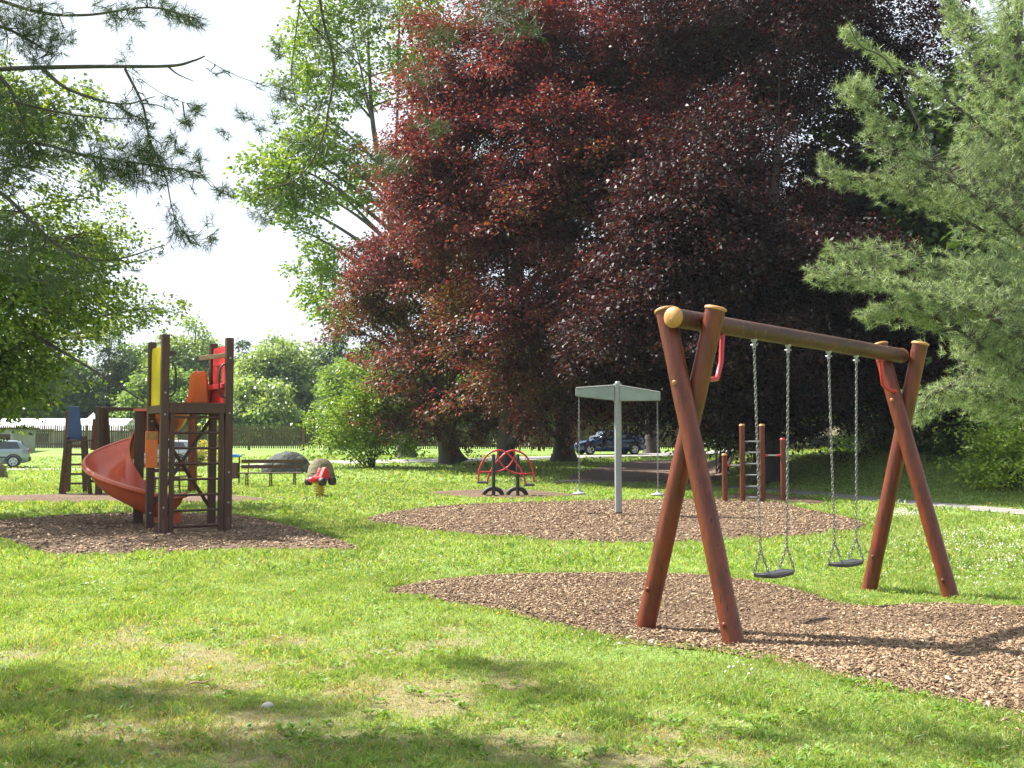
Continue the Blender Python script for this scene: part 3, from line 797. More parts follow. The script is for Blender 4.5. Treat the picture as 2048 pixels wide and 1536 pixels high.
# spiral slide
SC = Vector((-6.77, 19.1, 0))
prof = [(.15, .24), (.17, .26), (.19, .24), (.235, -.18), (.33, -.33), (.50, -.38), (.68, -.33), (.81, -.20), (.90, -.02), (.925, .0), (.955, .0), (.965, -.03), (.95, -.06)]
N_ = 64; V_ = []
entry = T(WD / 2 - .02, DP + .02, 0)
for i in range(N_ + 1):
    t = i / N_; a = R(-8 + 358 * t)
    zr = 2.28 - 1.50 * min(1, t * 1.06) ** .92 - .33 * t
    if t > .88: zr += (t - .88) * 1.0
    fl = 1.0
    for r_, z_ in prof:
        V_.append(SC + Vector((math.cos(a), math.sin(a), 0)) * r_ + Vector((0, 0, zr + z_)))
nP = len(prof)
Fq = [(i * nP + j, i * nP + j + 1, (i + 1) * nP + j + 1, (i + 1) * nP + j) for i in range(N_) for j in range(nP - 1)]
m = MB(); m.add(V_, Fq, True)
slide = m.build('spiral_slide', M['slide'], tw)
m = MB(); m.tube([V_[i * nP + 9] + Vector((0, 0, .008)) for i in range(N_ + 1)], .024, 8); m.build('slide_rim', M['sliderim'], slide)
sdm = slide.modifiers.new("thick", 'SOLIDIFY'); sdm.thickness = .012; sdm.offset = 0
m = MB(); m.box(SC + Vector((0, 0, 1.0)), (.17, .17, 2.2), Matrix.Rotation(R(20), 3, 'Z')); m.build('slide_post', M['wood_dark'], tw, bevel=.01)
m = MB(); m.box(SC + Vector((.05, 0, 2.07)), (.26, .22, .05)); m.build('slide_post_cap', M['slide'], tw, bevel=.01)
# run in chute from the platform to the head of the spiral and the raised entry hood
p0 = T(WD / 2, DP + .03, PH - .02); 
m = MB()
nrm = Vector((-ey.y, ey.x, 0))
vs = []; K = 8
for i in range(K + 1):
    t = i / K
    a = R(-8); end = SC + Vector((math.cos(a), math.sin(a), 0)) * .55; end.z = 2.28 - .36
    c = p0.lerp(end, t); wv = (ex * (1 - t) + Vector((math.cos(a), math.sin(a), 0)) * t).normalized()
    for u, h in ((-.36, .30), (-.33, .05), (-.2, -.02), (.2, -.02), (.33, .05), (.36, .30)): vs.append(c + wv * u + Vector((0, 0, h)))
m.add(vs, [(i * 6 + j, i * 6 + j + 1, (i + 1) * 6 + j + 1, (i + 1) * 6 + j) for i in range(K) for j in range(5)], True)
ch_ = m.build('chute', M['orange'], tw); sdm = ch_.modifiers.new("thick", 'SOLIDIFY'); sdm.thickness = .012; sdm.offset = 0
for dd_, x0_ in ((18.25, 0), (18.62, -9)):
    q = [W(x + x0_, y, dd_) for x, y in ((381, 806), (415, 806), (413, 775), (409, 747), (405, 741), (393, 744), (388, 752), (386, 778))]
    m = MB(); m.prism(q, Vector((.02, .10, 0))); o = m.build('entry_hood', M['orange'], tw, bevel=.018, segs=3)
for a_, b_, zz in [(0, 0, z) for z in (.45, 1.95, 2.3)] + [(WD, 0, z) for z in (.5, 1.0, 1.98, 2.9)] + [(0, DP, z) for z in (.3, 1.85)]:
    m = MB(); m.tube([T(a_, b_ - .062, zz), T(a_, b_ - .076, zz)], .016, 10); m.build('bolt', M['steel'], tw)
m = MB(); a = R(348); eC = SC + Vector((math.cos(a), math.sin(a), 0)) * .6
m.box(Vector((eC.x, eC.y, .10)), (.5, .10, .30), Matrix.Rotation(a, 3, 'Z')); m.build('slide_foot', M['slide'], tw, bevel=.02)

# ------------------------------------------------------------------ net climbing frame with blue panel
d0 = 28.7
nf = thing('climbing_net_frame', 'low play frame with ladder, blue panel and rope net beside the slide', 'climbing frame', tuple(G(170, 989)))
def N3(px, py, d=d0): return W(px, py, d)
def nbar(name, p, q, w, h, mat, **k):
    m = MB(); m.bar(p, q, w, h); return m.build(name, mat, nf, bevel=.006, **k)
ld = MB(); ld.bar(N3(121, 992), N3(134, 872), .09, .10); ld.bar(N3(181, 992), N3(169, 872), .09, .10); ld = ld.build('ladder', M['wood_dark'], nf, bevel=.006)
for y in (892, 909, 929, 948, 967, 989):
    k = (y - 892) / 97
    m = MB(); m.bar(N3(131 - 14 * k, y, d0 - .06), N3(174 + 9 * k, y, d0 - .06), .05 + .06 * (y > 985), .055); m.build('rung', M['wood_dark'], ld)
d1 = 29.9
for px_a, px_b in ((136, 140), (170, 166)):
    nbar('back_post', N3(px_a, 985, d1), N3(px_b, 872, d1), .10, .10, M['wood_dark'])
m = MB(); 
for k in range(7): m.bar(N3(133, 881, d0 + k * .17), N3(186, 881, d0 + k * .17), .14, .05)
m.build('platform', M['wood_dark'], nf, bevel=.004)
m = MB(); m.prism([N3(133, 879, d0 + .15), N3(163, 879, d0 + .15), N3(159, 813, d0 + .15), N3(138, 813, d0 + .15)], (0, .04, 0)); bl = m.build('side_panel', M['blue'], nf, bevel=.008); bl['label'] = 'dark blue tapered side panel'
nbar('upright', N3(128, 990, d0 + .3), N3(136, 822, d0 + .3), .09, .09, M['wood'])
m = MB(); m.prism([N3(187, 905, d0 - .1), N3(199, 905, d0 - .1), N3(200, 813, d0 - .1), N3(191, 813, d0 - .1)], (0, .05, 0)); m.build('side_panel', M['wood_dark'], nf, bevel=.006)
m = MB(); m.prism([N3(204, 905, d0 + .2), N3(221, 905, d0 + .2), N3(214, 813, d0 + .2), N3(207, 813, d0 + .2)], (0, .05, 0)); m.build('side_panel', M['wood_dark'], nf, bevel=.006)
nbar('upright', N3(197, 990), N3(202, 815), .15, .15, M['wood_dark'])
nbar('upright', N3(222, 984, d1), N3(212, 815, d1), .10, .10, M['wood_dark'])
nbar('upright', N3(184, 900), N3(189, 838), .07, .07, M['wood'])
nbar('top_beam', N3(196, 818), N3(392, 819, d1), .13, .10, M['wood_dark'])
nbar('upright', N3(385, 988, d1), N3(385, 815, d1), .21, .16, M['wood'])
nbar('cross_rail', N3(178, 962), N3(225, 963, d1), .07, .08, M['wood_dark'])
m = MB()
for k in range(9):
    a = k / 8; m.tube([N3(222 + 155 * a, 822, d0 + .1 + a), N3(226 + 150 * a, 905, d0 + a), N3(224 + 156 * a, 976, d0 + a)], .009, 5)
for k in range(7):
    y = 840 + k * 22; m.tube([N3(222 + 156 * t / 6, y + 5 * math.sin(t * 3.1 / 6), d0 + .05 + t / 6) for t in range(7)], .009, 5)
m.build('rope_net', M['netrope'], nf)

# ------------------------------------------------------------------ red arched seesaw
d2 = 28.0
ss = thing('arched_seesaw', 'red tubular seesaw with crossing arches on two black posts', 'seesaw', tuple(G(1011, 992)))
def ZS(x, y, d=d2): return W(900 + x * .2246, 740 + y * .2246, d)
half = [(252, 995), (262, 885), (300, 800), (350, 742), (430, 714), (500, 735), (560, 790), (615, 860), (655, 940), (672, 1015)]
loop = [(258, 905), (340, 898), (395, 860), (430, 790), (460, 840), (520, 890), (590, 920), (665, 925), (738, 918)]
def spl(p, n=5): return [tuple(q) for q in catmull(p, n)]
m = MB(); m.tube([ZS(x, y, d2 - .18) for x, y in spl(half)], .026, 10); m.build('arch', M['red'], ss)
m = MB(); m.tube([ZS(1000 - x, y + 2, d2 + .18) for x, y in spl(half)], .026, 10); m.build('arch', M['red'], ss)
m = MB(); m.tube([ZS(x, y, d2 - .16) for x, y in spl([(430, 716), (428, 780), (480, 862), (560, 912), (640, 926), (735, 918)])], .021, 8); m.build('cross_tube', M['red'], ss)
m = MB(); m.tube([ZS(1000 - x, y - 4, d2 + .16) for x, y in spl([(430, 716), (428, 780), (480, 862), (560, 905), (650, 912), (740, 910)])], .021, 8); m.build('cross_tube', M['red'], ss)
for x, y in ((292, 1000), (705, 1022)):
    c = ZS(x, y); m = MB(); m.box(c, (.30, .50, .05)); seat_ = m.build('seat', M['seatrub'], ss, bevel=.02)
    for e_ in (-40, 40):
        m = MB(); m.tube([ZS(x + e_, y - 4, d2 - .18), ZS(x + e_, y - 4, d2 + .18)], .02, 8); m.build('seat_bar', M['red'], seat_)
for x in (388, 603):
    p = ZS(x, 1130); m = MB(); m.tube([(p.x, d2, -.05), (p.x, d2, 1.10)], .047, 14); m.tube([(p.x, d2, 1.09), (p.x, d2, 1.12)], .03, 8)
    m.tube([(p.x, d2 - .2, 1.04), (p.x, d2 + .2, 1.04)], .025, 8); m.build('post', M['black'], ss)
    m = MB(); c = Vector((p.x - .02, d2 + .25, 0.0)); m.tube([c + Vector((math.cos(a) * .25, 0, math.sin(a) * .20)) for a in [R(-5 + 19 * k) for k in range(11)]], .06, 10); m.build('tyre_buffer', M['black'], ss)

# ------------------------------------------------------------------ climbing bars
d3 = 25.6
cb = thing('climbing_bars', 'set of four brown round posts with steel ladder rungs and bars', 'climbing bars', tuple(G(1500, 1001)))
def CBp(px, py): return W(px, py, d3)
for px, yb, yt, mt in ((1449, 999, 911, 'cap'), (1484, 1003, 852, 'cap'), (1524, 1004, 852, 'cap'), (1565.5, 1008, 880, 'red')):
    p = CBp(px, yt); m = MB(); m.tube([(p.x, d3, -.1), (p.x, d3, p.z)], .066, 16); o = m.build('post', M['wood'], cb)
    m = MB(); m.tube([(p.x, d3, p.z), (p.x, d3, p.z + .03), (p.x, d3, p.z + .05)], [.075, .072, .045], 16); m.build('cap', M[mt], o)
for y in (883, 905, 927.6, 950, 973, 995):
    p = CBp(1484, y); q = CBp(1524, y); m = MB(); m.tube([p, q], .019, 8); m.build('rung', M['greypost'], cb)
for a, b, y, rp_ in ((1449, 1484, 931, 1), (1524, 1565, 911, 1)):
    p = CBp(a, y); q = CBp(b, y); m = MB(); m.tube([p, q], .019, 8); o = m.build('bar', M['greypost'], cb)
    for c, d_ in (((p, q)), (q, p)):
        if c is q and a == 1449: continue
        v = (d_ - c).normalized(); m = MB(); m.tube([c + v * .05, c + v * .13], .032, 10); m.build('clamp', M['red'], o)

# ------------------------------------------------------------------ spring rider
c = G(639, 996); d4 = c.y
sr = thing('spring_rider', 'red toy car rider with black wheels on a yellow coil spring', 'spring rider', tuple(c))
m = MB(); m.tube([(c.x + .115 * math.cos(t * .5), c.y + .115 * math.sin(t * .5), .02 + .37 * t / 75) for t in range(76)], .020, 6); m.build('coil_spring', M['springy'], sr)
m = MB(); m.box((c.x, c.y, .40), (.26, .22, .03)); m.build('mounting_plate', M['springy'], sr, bevel=.008)
yw = Matrix.Rotation(R(-28), 3, 'Z')
def SR(x, y, z): return Vector((c.x, c.y, .02)) + yw @ Vector((x * .74, y * .74, 0)) + Vector((0, 0, z))
m = MB(); m.ball(SR(0, 0, .47), (.185, .37, .08), 18, 8, rot=yw); body = m.build('body', M['redplastic'], sr)
m = MB()
m.prism([SR(.02, -.16, .50), SR(.02, .05, .74), SR(.02, .14, .78), SR(.02, .26, .74), SR(.02, .34, .50)], yw @ Vector((.13, 0, 0)))
m.prism([SR(-.16, -.30, .49), SR(-.16, -.02, .60), SR(-.16, .10, .76), SR(-.16, .14, .70), SR(-.16, .10, .49)], yw @ Vector((.10, 0, 0)))
m.build('seat_back', M['redplastic'], sr, bevel=.025, segs=3)
m = MB(); m.ball(SR(0, -.42, .46), (.11, .10, .08), 14, 8, rot=yw); m.build('nose', M['redplastic'], body)
for x, y in ((-.30, -.22), (.30, -.22), (-.30, .32), (.30, .32)):
    ax_ = yw @ Vector((1 if x > 0 else -1, 0, 0)); p = SR(x, y, .41)
    m = MB(); m.tube([p - ax_ * .07, p - ax_ * .06, p + ax_ * .06, p + ax_ * .07], [.085, .105, .105, .085], 18); m.build('wheel', M['black'], sr)
m = MB(); m.tube([SR(-.3, -.05, .62), SR(.0, -.05, .64)], .016, 8); m.build('handle', M['black'], sr)
m = MB(); m.tube([(c.x, c.y, .0), (c.x, c.y, .025)], 1.15, 40); rs = m.build('rubber_mat', M['slab']); rs.scale = (1, .42, 1); rs.location.y = c.y * .58
prop(rs, 'thin dark rubber mat on the grass under the spring rider', 'mat')

# ------------------------------------------------------------------ benches
def bench(px, py, w, rz, label):
    c = G(px, py); c.z = tz(c.x, c.y)
    t = thing('park_bench', label, 'bench', tuple(c), rz, 'park benches on the lawn')
    m = MB(); [m.box((0, -.16 + .12 * k, .44), (w, .085, .035)) for k in range(4)]; m.build('seat', M['bench'], t, local=True, bevel=.005)
    m = MB(); [m.box((0, .27 + .02 * k, .63 + .17 * k), (w, .03, .11)) for k in range(2)]; m.build('backrest', M['bench'], t, local=True, bevel=.005)
    for x in (-w * .38, 0, w * .38):
        m = MB(); m.bar((x, -.17, 0), (x, -.12, .42), .035, .04); m.bar((x, .2, 0), (x, .16, .42), .035, .04); m.bar((x, .20, .40), (x, .31, .86), .03, .04)
        m.bar((x, -.17, .40), (x, .22, .40), .03, .035); m.bar((x, -.15, .19), (x, .18, .19), .02, .025); m.build('leg', M['iron'], t, local=True)
    return t
bench(541, 974, 1.95, R(3), 'brown slatted park bench with iron legs in front of the grey boulder')
bench(352, 985, 1.5, R(55), 'small brown bench seen through the ladder of the slide tower')

# ------------------------------------------------------------------ litter bin, boulders
c = G(470, 969); c.z = tz(c.x, c.y)
lb = thing('litter_bin', 'dark red litter bin on a post under a bright blue roof', 'litter bin', tuple(c))
m = MB()
for x in (.13,): m.tube([(c.x + x, c.y, c.z), (c.x + x, c.y, c.z + .92)], .025, 8)
m.tube([(c.x - .2, c.y, c.z + .5), (c.x - .2, c.y, c.z + .92)], .012, 6); m.build('post', M['black'], lb)
m = MB(); m.box((c.x - .08, c.y - .05, c.z + .46), (.34, .26, .52)); m.build('bin_box', M['binbrown'], lb, bevel=.01)
m = MB(); m.prism([(c.x - .36, c.y - .2, c.z + .90), (c.x + .16, c.y - .2, c.z + .90), (c.x + .17, c.y - .2, c.z + .94), (c.x + .08, c.y - .2, c.z + 1.0), (c.x - .28, c.y - .2, c.z + 1.0), (c.x - .37, c.y - .2, c.z + .94)], (0, .4, 0)); m.build('roof', M['bluelid'], lb, bevel=.02)
def boulder(name, px, py, d, w, h, dep, mat, label, seed, peak=0):
    c = W(px, py, d); c.z = tz(c.x, c.y)
    def fn(p):
        q = (p.x * 1.7 + seed, p.y * 1.7 + seed * 2, p.z * 1.7)
        a = float(fbm(np.array(q[0] + q[2]), np.array(q[1] - q[2]), seed, 4))
        b = float(vnoise(np.array(p.x * 4 + p.z * 2 + seed), np.array(p.y * 4 - p.z * 3), seed + 5))
        return .84 + .30 * a + .07 * b
    m = MB(); m.ball((c.x, c.y, c.z - h * .12), (w, dep, h * 1.12), 40, 22, z0=-.35, fn=fn)
    o = m.build(name, mat); prop(o, label, 'boulder')
    return o
boulder('boulder', 574, 940, 42, .98, .82, .8, M['rock'], 'large grey rounded boulder on the lawn behind the bench', 3)
boulder('boulder', 641, 960, 38.5, .50, .70, .5, M['rocktan'], 'smaller tan lichen covered boulder behind the spring rider', 6)
boulder('boulder', -4, 945, 40, .33, .62, .5, M['rocktan'], 'tan boulder cut off by the left edge in front of the silver car', 9)

# small things lying on the worn grass
def stone(px, py, w, h, label):
    c = G(px, py)
    m = MB(); m.ball((c.x, c.y, c.z + h * .2), (w, w * .7, h), 16, 9, fn=lambda p: .85 + .3 * float(fbm(np.array(p.x * 2 + px), np.array(p.y * 2 + p.z), 5, 2)))
    prop(m.build('stone', M['coping']), label, 'stone')
stone(535, 1414, .036, .024, 'small pale flat stone lying in the worn grass in the foreground')
def twig(px, py, qx, qy, label):
    a, b_ = G(px, py), G(qx, qy); m = MB()
    pts = [a.lerp(b_, t) + Vector((0, 0, .022 + .012 * math.sin(t * 9))) for t in (0, .3, .6, 1)]
    m.tube(pts, [.004, .008, .007, .003], 6); mid = pts[2]; m.tube([mid, mid + Vector((.05, .06, .01))], [.005, .002], 5)
    prop(m.build('twig', M['paleplank']), label, 'twig')
twig(372, 1376, 428, 1366, 'bleached forked twig on the worn grass to the upper left of the pale stone')
twig(543, 1277, 566, 1281, 'short grey twig lying in the grass above the bare patch')

# ================================================================== FENCE, BUILDINGS, CARS
FY = 68.0
fe = thing('picket_fence', 'long weathered brown picket fence along the far side of the park', 'fence', (0, FY, 0))
bay = 3.5; x0f = -52.0
for k in range(26):
    xa = x0f + k * bay; xb = xa + bay
    m = MB(); n = 25
    for i in range(n):
        x = xa + .07 + i * (bay / n); zg = tz(x, FY) + .10; zt = 2.29 + .03 * math.sin(i * 2.7 + k)
        m.box((x, FY - .045, (zg + zt) / 2), (.068 + .012 * (i % 3), .022, zt - zg))
    m.build('picket_panel', M['fence'], fe)
    m = MB(); m.box((xa + bay / 2, FY, tz(xa + bay / 2, FY) + .38), (bay - .14, .06, .09)); m.box((xa + bay / 2, FY, 1.92), (bay - .14, .06, .09)); m.build('rail', M['fence'], fe)
    zg = tz(xa, FY); m = MB(); m.box((xa, FY + .02, (zg + 2.2) / 2), (.14, .14, 2.2 - zg + .2)); m.build('fence_post', M['fencepost'] if k % 3 else M['coping'], fe)

# white pavilion roofs beyond the fence, grey shed on the left
def tent(px, d, w, label):
    c = W(px, 872, d); z0 = 2.0
    t = thing('marquee', label, 'tent', (c.x, c.y, .7))
    m = MB(); h = w / 2
    vs = [(c.x - h, c.y - h, z0), (c.x + h, c.y - h, z0), (c.x + h, c.y + h, z0), (c.x - h, c.y + h, z0)]
    v2 = [(c.x + a * h * .35, c.y + b * h * .35, z0 + .42) for a, b in ((-1, -1), (1, -1), (1, 1), (-1, 1))]
    m.add(vs + v2 + [(c.x, c.y, z0 + 1.35)], [(i, (i + 1) % 4, 4 + (i + 1) % 4, 4 + i) for i in range(4)] + [(4 + i, 4 + (i + 1) % 4, 8) for i in range(4)])
    m.build('roof', M['white'], t)
    m = MB()
    for a, b in ((-1, -1), (1, -1), (1, 1), (-1, 1)): m.tube([(c.x + a * h * .97, c.y + b * h * .97, .5), (c.x + a * h * .97, c.y + b * h * .97, z0)], .04, 6)
    m.build('poles', M['white'], t)
tent(186, 78, 4.2, 'white peaked marquee roof above the fence behind the blue panel')
c = W(135, 872, 84)
t = thing('pavilion', 'long low building with a white sheet roof behind the fence', 'building', (c.x, c.y, .7))
m = MB(); m.box((c.x, c.y, 1.3), (9.5, 4, 1.8)); m.build('wall', M['plaster'], t)
m = MB(); m.add([(c.x - 5.2, c.y - 2.4, 2.15), (c.x + 5.2, c.y - 2.4, 2.15), (c.x + 5.2, c.y, 3.0), (c.x - 5.2, c.y, 3.0), (c.x + 5.2, c.y + 2.4, 2.15), (c.x - 5.2, c.y + 2.4, 2.15)],
    [(0, 1, 2, 3), (3, 2, 4, 5), (0, 3, 5), (1, 4, 2), (0, 5, 4, 1)]); m.build('roof', M['white'], t)
for k in range(4):
    m = MB(); m.box((c.x - 3.6 + 2.4 * k, c.y - 2.02, 1.45), (1.1, .05, .7)); w_ = m.build('window', M['glass'], t)
c = W(24, 872, 64)
t = thing('shed', 'small grey rendered shed behind the silver car', 'shed', (c.x, c.y, .5))
m = MB(); m.box((c.x, c.y, 1.05), (1.5, 3, 1.9)); m.build('wall', M['plaster'], t)
m = MB(); m.box((c.x, c.y, 2.06), (1.8, 3.4, .10)); m.build('roof', M['wood_dark'], t)
m = MB(); m.box((c.x + .3, c.y - 1.52, .95), (.6, .04, 1.5)); m.build('door', M['wood_dark'], t)

# old concrete wall on the shaded mound at the right
dw = 45.0
c = W(1680, 905, dw)
t = thing('concrete_wall', 'old grey concrete garden wall with a tall pillar under the dark trees', 'wall', (c.x, dw, .9))
def wx(px): return W(px, 880, dw).x
m = MB(); m.box(((wx(1620) + wx(1686)) / 2, dw, 1.15), (wx(1686) - wx(1620), .3, .75)); m.build('wall', M['concrete'], t)
m = MB(); m.box(((wx(1620) + wx(1686)) / 2, dw, 1.58), (wx(1686) - wx(1620) - .02, .42, .10)); m.build('coping', M['coping'], t)
m = MB(); m.box(((wx(1688) + wx(1714)) / 2, dw - .02, 1.45), (wx(1714) - wx(1688), .45, 1.35)); m.build('pillar', M['concrete'], t, bevel=.01)
m = MB(); m.box(((wx(1716) + wx(1728)) / 2, dw, 1.2), (wx(1728) - wx(1716), .35, 1.1)); m.box(((wx(1716) + wx(1729)) / 2, dw, 1.80), (wx(1731) - wx(1716), .45, .07)); m.build('end_pier', M['concrete'], t, bevel=.01)
c = W(1850, 880, 47)
t = thing('garden_shed', 'dim tan shed with a pale post half hidden by shrubs', 'shed', (c.x - .3, 50, .9))
m = MB(); m.box((wx(1800) + .9, 50, 1.6), (4.6, 2.4, 1.4)); m.build('wall', M['rocktan'], t)
m = MB(); m.box((wx(1800) + .9, 50, 2.36), (5.0, 2.9, .10)); m.build('roof', M['wood_dark'], t)
m = MB(); m.box((wx(1863) + .8, 48.6, 1.5), (.16, .12, 1.3)); m.build('post', M['coping'], t)

def car(px, d, rz, paint, label, L, H, kind, rimmat, zc=None):
    c = W(px, 872, d); zc = tz(c.x, c.y) + .03 if zc is None else zc
    t = thing('parked_car', label, 'car', (c.x, d, zc), rz, 'cars parked beyond the lawn')
    h = L / 2; w = .83
    def loft(st, rings, name, mat, parent, smooth=True, bevel=0):
        m = MB(); n = len(rings[0]); vs = [p for r in rings for p in r]
        fs = [(i * n + j, i * n + (j + 1) % n, (i + 1) * n + (j + 1) % n, (i + 1) * n + j) for i in range(len(rings) - 1) for j in range(n)]
        fs += [tuple(range(n - 1, -1, -1)), tuple(range((len(rings) - 1) * n, len(rings) * n))]
        m.add(vs, fs, smooth); return m.build(name, mat, parent, local=True, bevel=bevel)
    # lower body stations: x, bottom z, shoulder z, half width
    if kind == 'hatch':
        st = [(-h, .42, .74, .70), (-h + .06, .27, .92, .78), (-h + .5, .20, .95, w), (-.2, .18, .93, w), (h - 1.15, .18, .90, w), (h - .75, .20, .84, w - .01), (h - .2, .24, .70, .76), (h, .36, .58, .64)]
        gh = [(-h + .10, .92, .74, .0), (-h + .45, 1.0, .70, .38), (-h + .75, 1.0, .68, H - .98), (-.1, 1, .68, H - .93), (.45, 1, .68, H - .97), (h - .98, 1, .74, .0)]
    else:
        st = [(-h, .40, .80, .70), (-h + .08, .26, .95, .79), (-h + .6, .20, .98, w), (-.2, .18, .92, w), (h - 1.35, .18, .86, w), (h - .8, .20, .80, w - .01), (h - .2, .24, .66, .78), (h, .36, .54, .66)]
        gh = [(-h + .12, .92, .72, .0), (-h + .95, 1.0, .66, H - 1.02), (-.35, 1, .65, H - .93), (.2, 1, .65, H - .95), (h - 1.25, 1, .74, .0)]
    def ring(x, zb, zs, hw):
        q = [(-1, zb + .06), (-1.0, zs - .16), (-.985, zs - .05), (-.93, zs), (.93, zs), (.985, zs - .05), (1.0, zs - .16), (1, zb + .06), (.9, zb), (-.9, zb)]
        return [(x, a * hw, z) for a, z in q]
    body = loft(st, [ring(*s_) for s_ in st], 'body', paint, t)
    base = lambda x: .93 if kind == 'hatch' else .93
    rg = []
    for x, _, hw, up in gh:
        z0_ = .88 - (.05 if x > .5 else 0); z1_ = .93 + up - (.05 if up == 0 and x > 0 else 0)
        rg.append([(x, -hw - .07, z0_), (x, -hw, z1_ - .03), (x, -hw + .10, z1_), (x, hw - .10, z1_), (x, hw, z1_ - .03), (x, hw + .07, z0_)])
    roof = loft(gh, rg, 'roof', paint, t)
    # glass set slightly proud
    ups = [g for g in gh if g[3] > .1]
    xa, xb = ups[0][0], ups[-1][0]; zr = H - .10; zb = .97
    xb2 = gh[-1][0] - .30; xa2 = gh[0][0] + (.32 if kind == 'hatch' else .7)
    for s_ in (-1, 1):
        y1, y2 = s_ * .775, s_ * .715
        pw = [(xa2, y1, zb), (-.32, y1, zb), (-.32, y2, zr - .01), (xa + .12, y2, zr - .03)]
        m = MB(); m.prism(pw, (0, s_ * .016, 0)); m.build('side_window', M['glass'], t, local=True)
        pw = [(-.24, y1, zb), (xb2, y1, zb - .02), (xb + .02, y2, zr - .03), (-.24, y2, zr - .01)]
        m = MB(); m.prism(pw, (0, s_ * .016, 0)); m.build('side_window', M['glass'], t, local=True)
        for x in (-h + .72, h - .80):
            m = MB(); m.tube([(x, s_ * .62, .30), (x, s_ * .86, .30)], .30, 22); wh = m.build('wheel', M['black'], t, local=True)
            m = MB(); m.tube([(x, s_ * .855, .30), (x, s_ * .872, .30)], .20, 20); m.tube([(x, s_ * .872, .30), (x, s_ * .885, .30)], .05, 10)
            rm = m.build('rim', rimmat, wh, local=True)
            m = MB()
            for q in range(5):
                a = 2 * math.pi * q / 5 + .3; m.tube([(x + .125 * math.cos(a), s_ * .870, .30 + .125 * math.sin(a)), (x + .125 * math.cos(a), s_ * .876, .30 + .125 * math.sin(a))], .035, 8)
            m.build('hub_openings', M['black'], wh, local=True)
            m = MB(); m.tube([(x + .37 * math.cos(a), s_ * .825, .28 + .37 * math.sin(a)) for a in [R(8 + 16.4 * q) for q in range(11)]], .035, 6); m.build('wheel_arch', M['trim'], t, local=True)
        m = MB(); m.box((.62 if kind != 'hatch' else .55, s_ * .90, 1.0), (.12, .14, .11)); m.build('door_mirror', paint, t, local=True, bevel=.02)
        m = MB(); m.box((h - .16, s_ * .56, .60), (.20, .30, .12)); m.build('headlight', M['lamp'], t, local=True, bevel=.02)
        m = MB(); m.box((-h + .07, s_ * .66, .80), (.14, .20, .22)); m.build('tail_light', M['taillamp'], t, local=True, bevel=.015)
        m = MB(); m.box((0, s_ * .845, .52), (L * .44, .02, .06)); m.build('rubbing_strip', M['trim'], t, local=True)
    x1 = gh[-1][0] - .06; m = MB(); m.prism([(x1, -.66, .96), (x1, .66, .96), (xb + .06, .58, zr + .02), (xb + .06, -.58, zr + .02)], (.03, 0, .025)); m.build('windscreen', M['glass'], t, local=True)
    x1 = gh[0][0] + .06; m = MB(); m.prism([(x1, -.62, .98), (x1, .62, .98), (xa - .04, .56, zr + .0), (xa - .04, -.56, zr + .0)], (-.03, 0, .025)); m.build('rear_window', M['glass'], t, local=True)
    bm_ = M['trim'] if kind == 'hatch' else paint
    for x, nm in ((h - .02, 'front_bumper'), (-h + .02, 'rear_bumper')):
        m = MB(); m.box((x - math.copysign(.08, x), 0, .42), (.30, 1.50, .22)); m.build(nm, bm_, t, local=True, bevel=.05)
    m = MB(); m.box((h + .06, 0, .40), (.02, .46, .11)); m.build('number_plate', M['plate'], t, local=True)
    m = MB(); m.box((h + .02, 0, .60), (.06, .60, .08)); m.build('grille', M['trim'], t, local=True)
    return t
car(-22, 52.5, R(203), M['silver'], 'silver blue three door hatchback cut off by the left edge', 3.75, 1.40, 'hatch', M['whiterim'])
car(1213, 61.0, R(197), M['navy'], 'dark blue car parked nose left in the shade behind the grey carousel post', 4.25, 1.38, 'sedan', M['rim'], .53)
car(322, 52.5, R(178), M['lightgrey'], 'pale grey car glimpsed through the slide tower', 3.9, 1.40, 'hatch', M['rim'])

# ================================================================== TREES AND SHRUBS
def bez(p, q, lift, K):
    p = np.array(p, float); q = np.array(q, float); t = np.linspace(0, 1, K)[:, None]
    m = p * .45 + q * .55 + np.array([0, 0, 1.0]) * lift
    return p * (1 - t) ** 2 + 2 * m * t * (1 - t) + q * t ** 2
def np_tubes(PL, RD, n=5):
    """PL (M,K,3), RD (M,K) -> V,F"""
    Mn, K, _ = PL.shape
    d = np.gradient(PL, axis=1); d = d / np.maximum(np.linalg.norm(d, axis=2, keepdims=True), 1e-9)
    ref = np.where(np.abs(d[:, :1, 2:3]) > .8, np.array([[[1., 0, 0]]]), np.array([[[0, 0, 1.]]])) * np.ones((1, K, 1))
    a = np.cross(d, ref); a /= np.maximum(np.linalg.norm(a, axis=2, keepdims=True), 1e-9); b = np.cross(d, a)
    ang = np.arange(n) * 2 * np.pi / n
    V = PL[:, :, None, :] + (a[:, :, None, :] * np.cos(ang)[None, None, :, None] + b[:, :, None, :] * np.sin(ang)[None, None, :, None]) * RD[:, :, None, None]
    idx = np.arange(Mn * K * n).reshape(Mn, K, n)
    F = np.stack([idx[:, :-1, :], np.roll(idx, -1, 2)[:, :-1, :], np.roll(idx, -1, 2)[:, 1:, :], idx[:, 1:, :]], -1).reshape(-1, 4)
    return V.reshape(-1, 3), F
def merge(parts):
    Vs_, Fs_, o = [], [], 0
    for v, f in parts: Vs_.append(v); Fs_.append(f + o); o += len(v)
    return np.concatenate(Vs_), np.concatenate(Fs_)
def n3(P, s, seed=0):
    """cheap 3D noise from three planes"""
    return (vnoise(P[:, 0] * s + 7, P[:, 1] * s, seed) + vnoise(P[:, 1] * s, P[:, 2] * s + 3, seed + 1) + vnoise(P[:, 2] * s, P[:, 0] * s + 5, seed + 2)) / 3
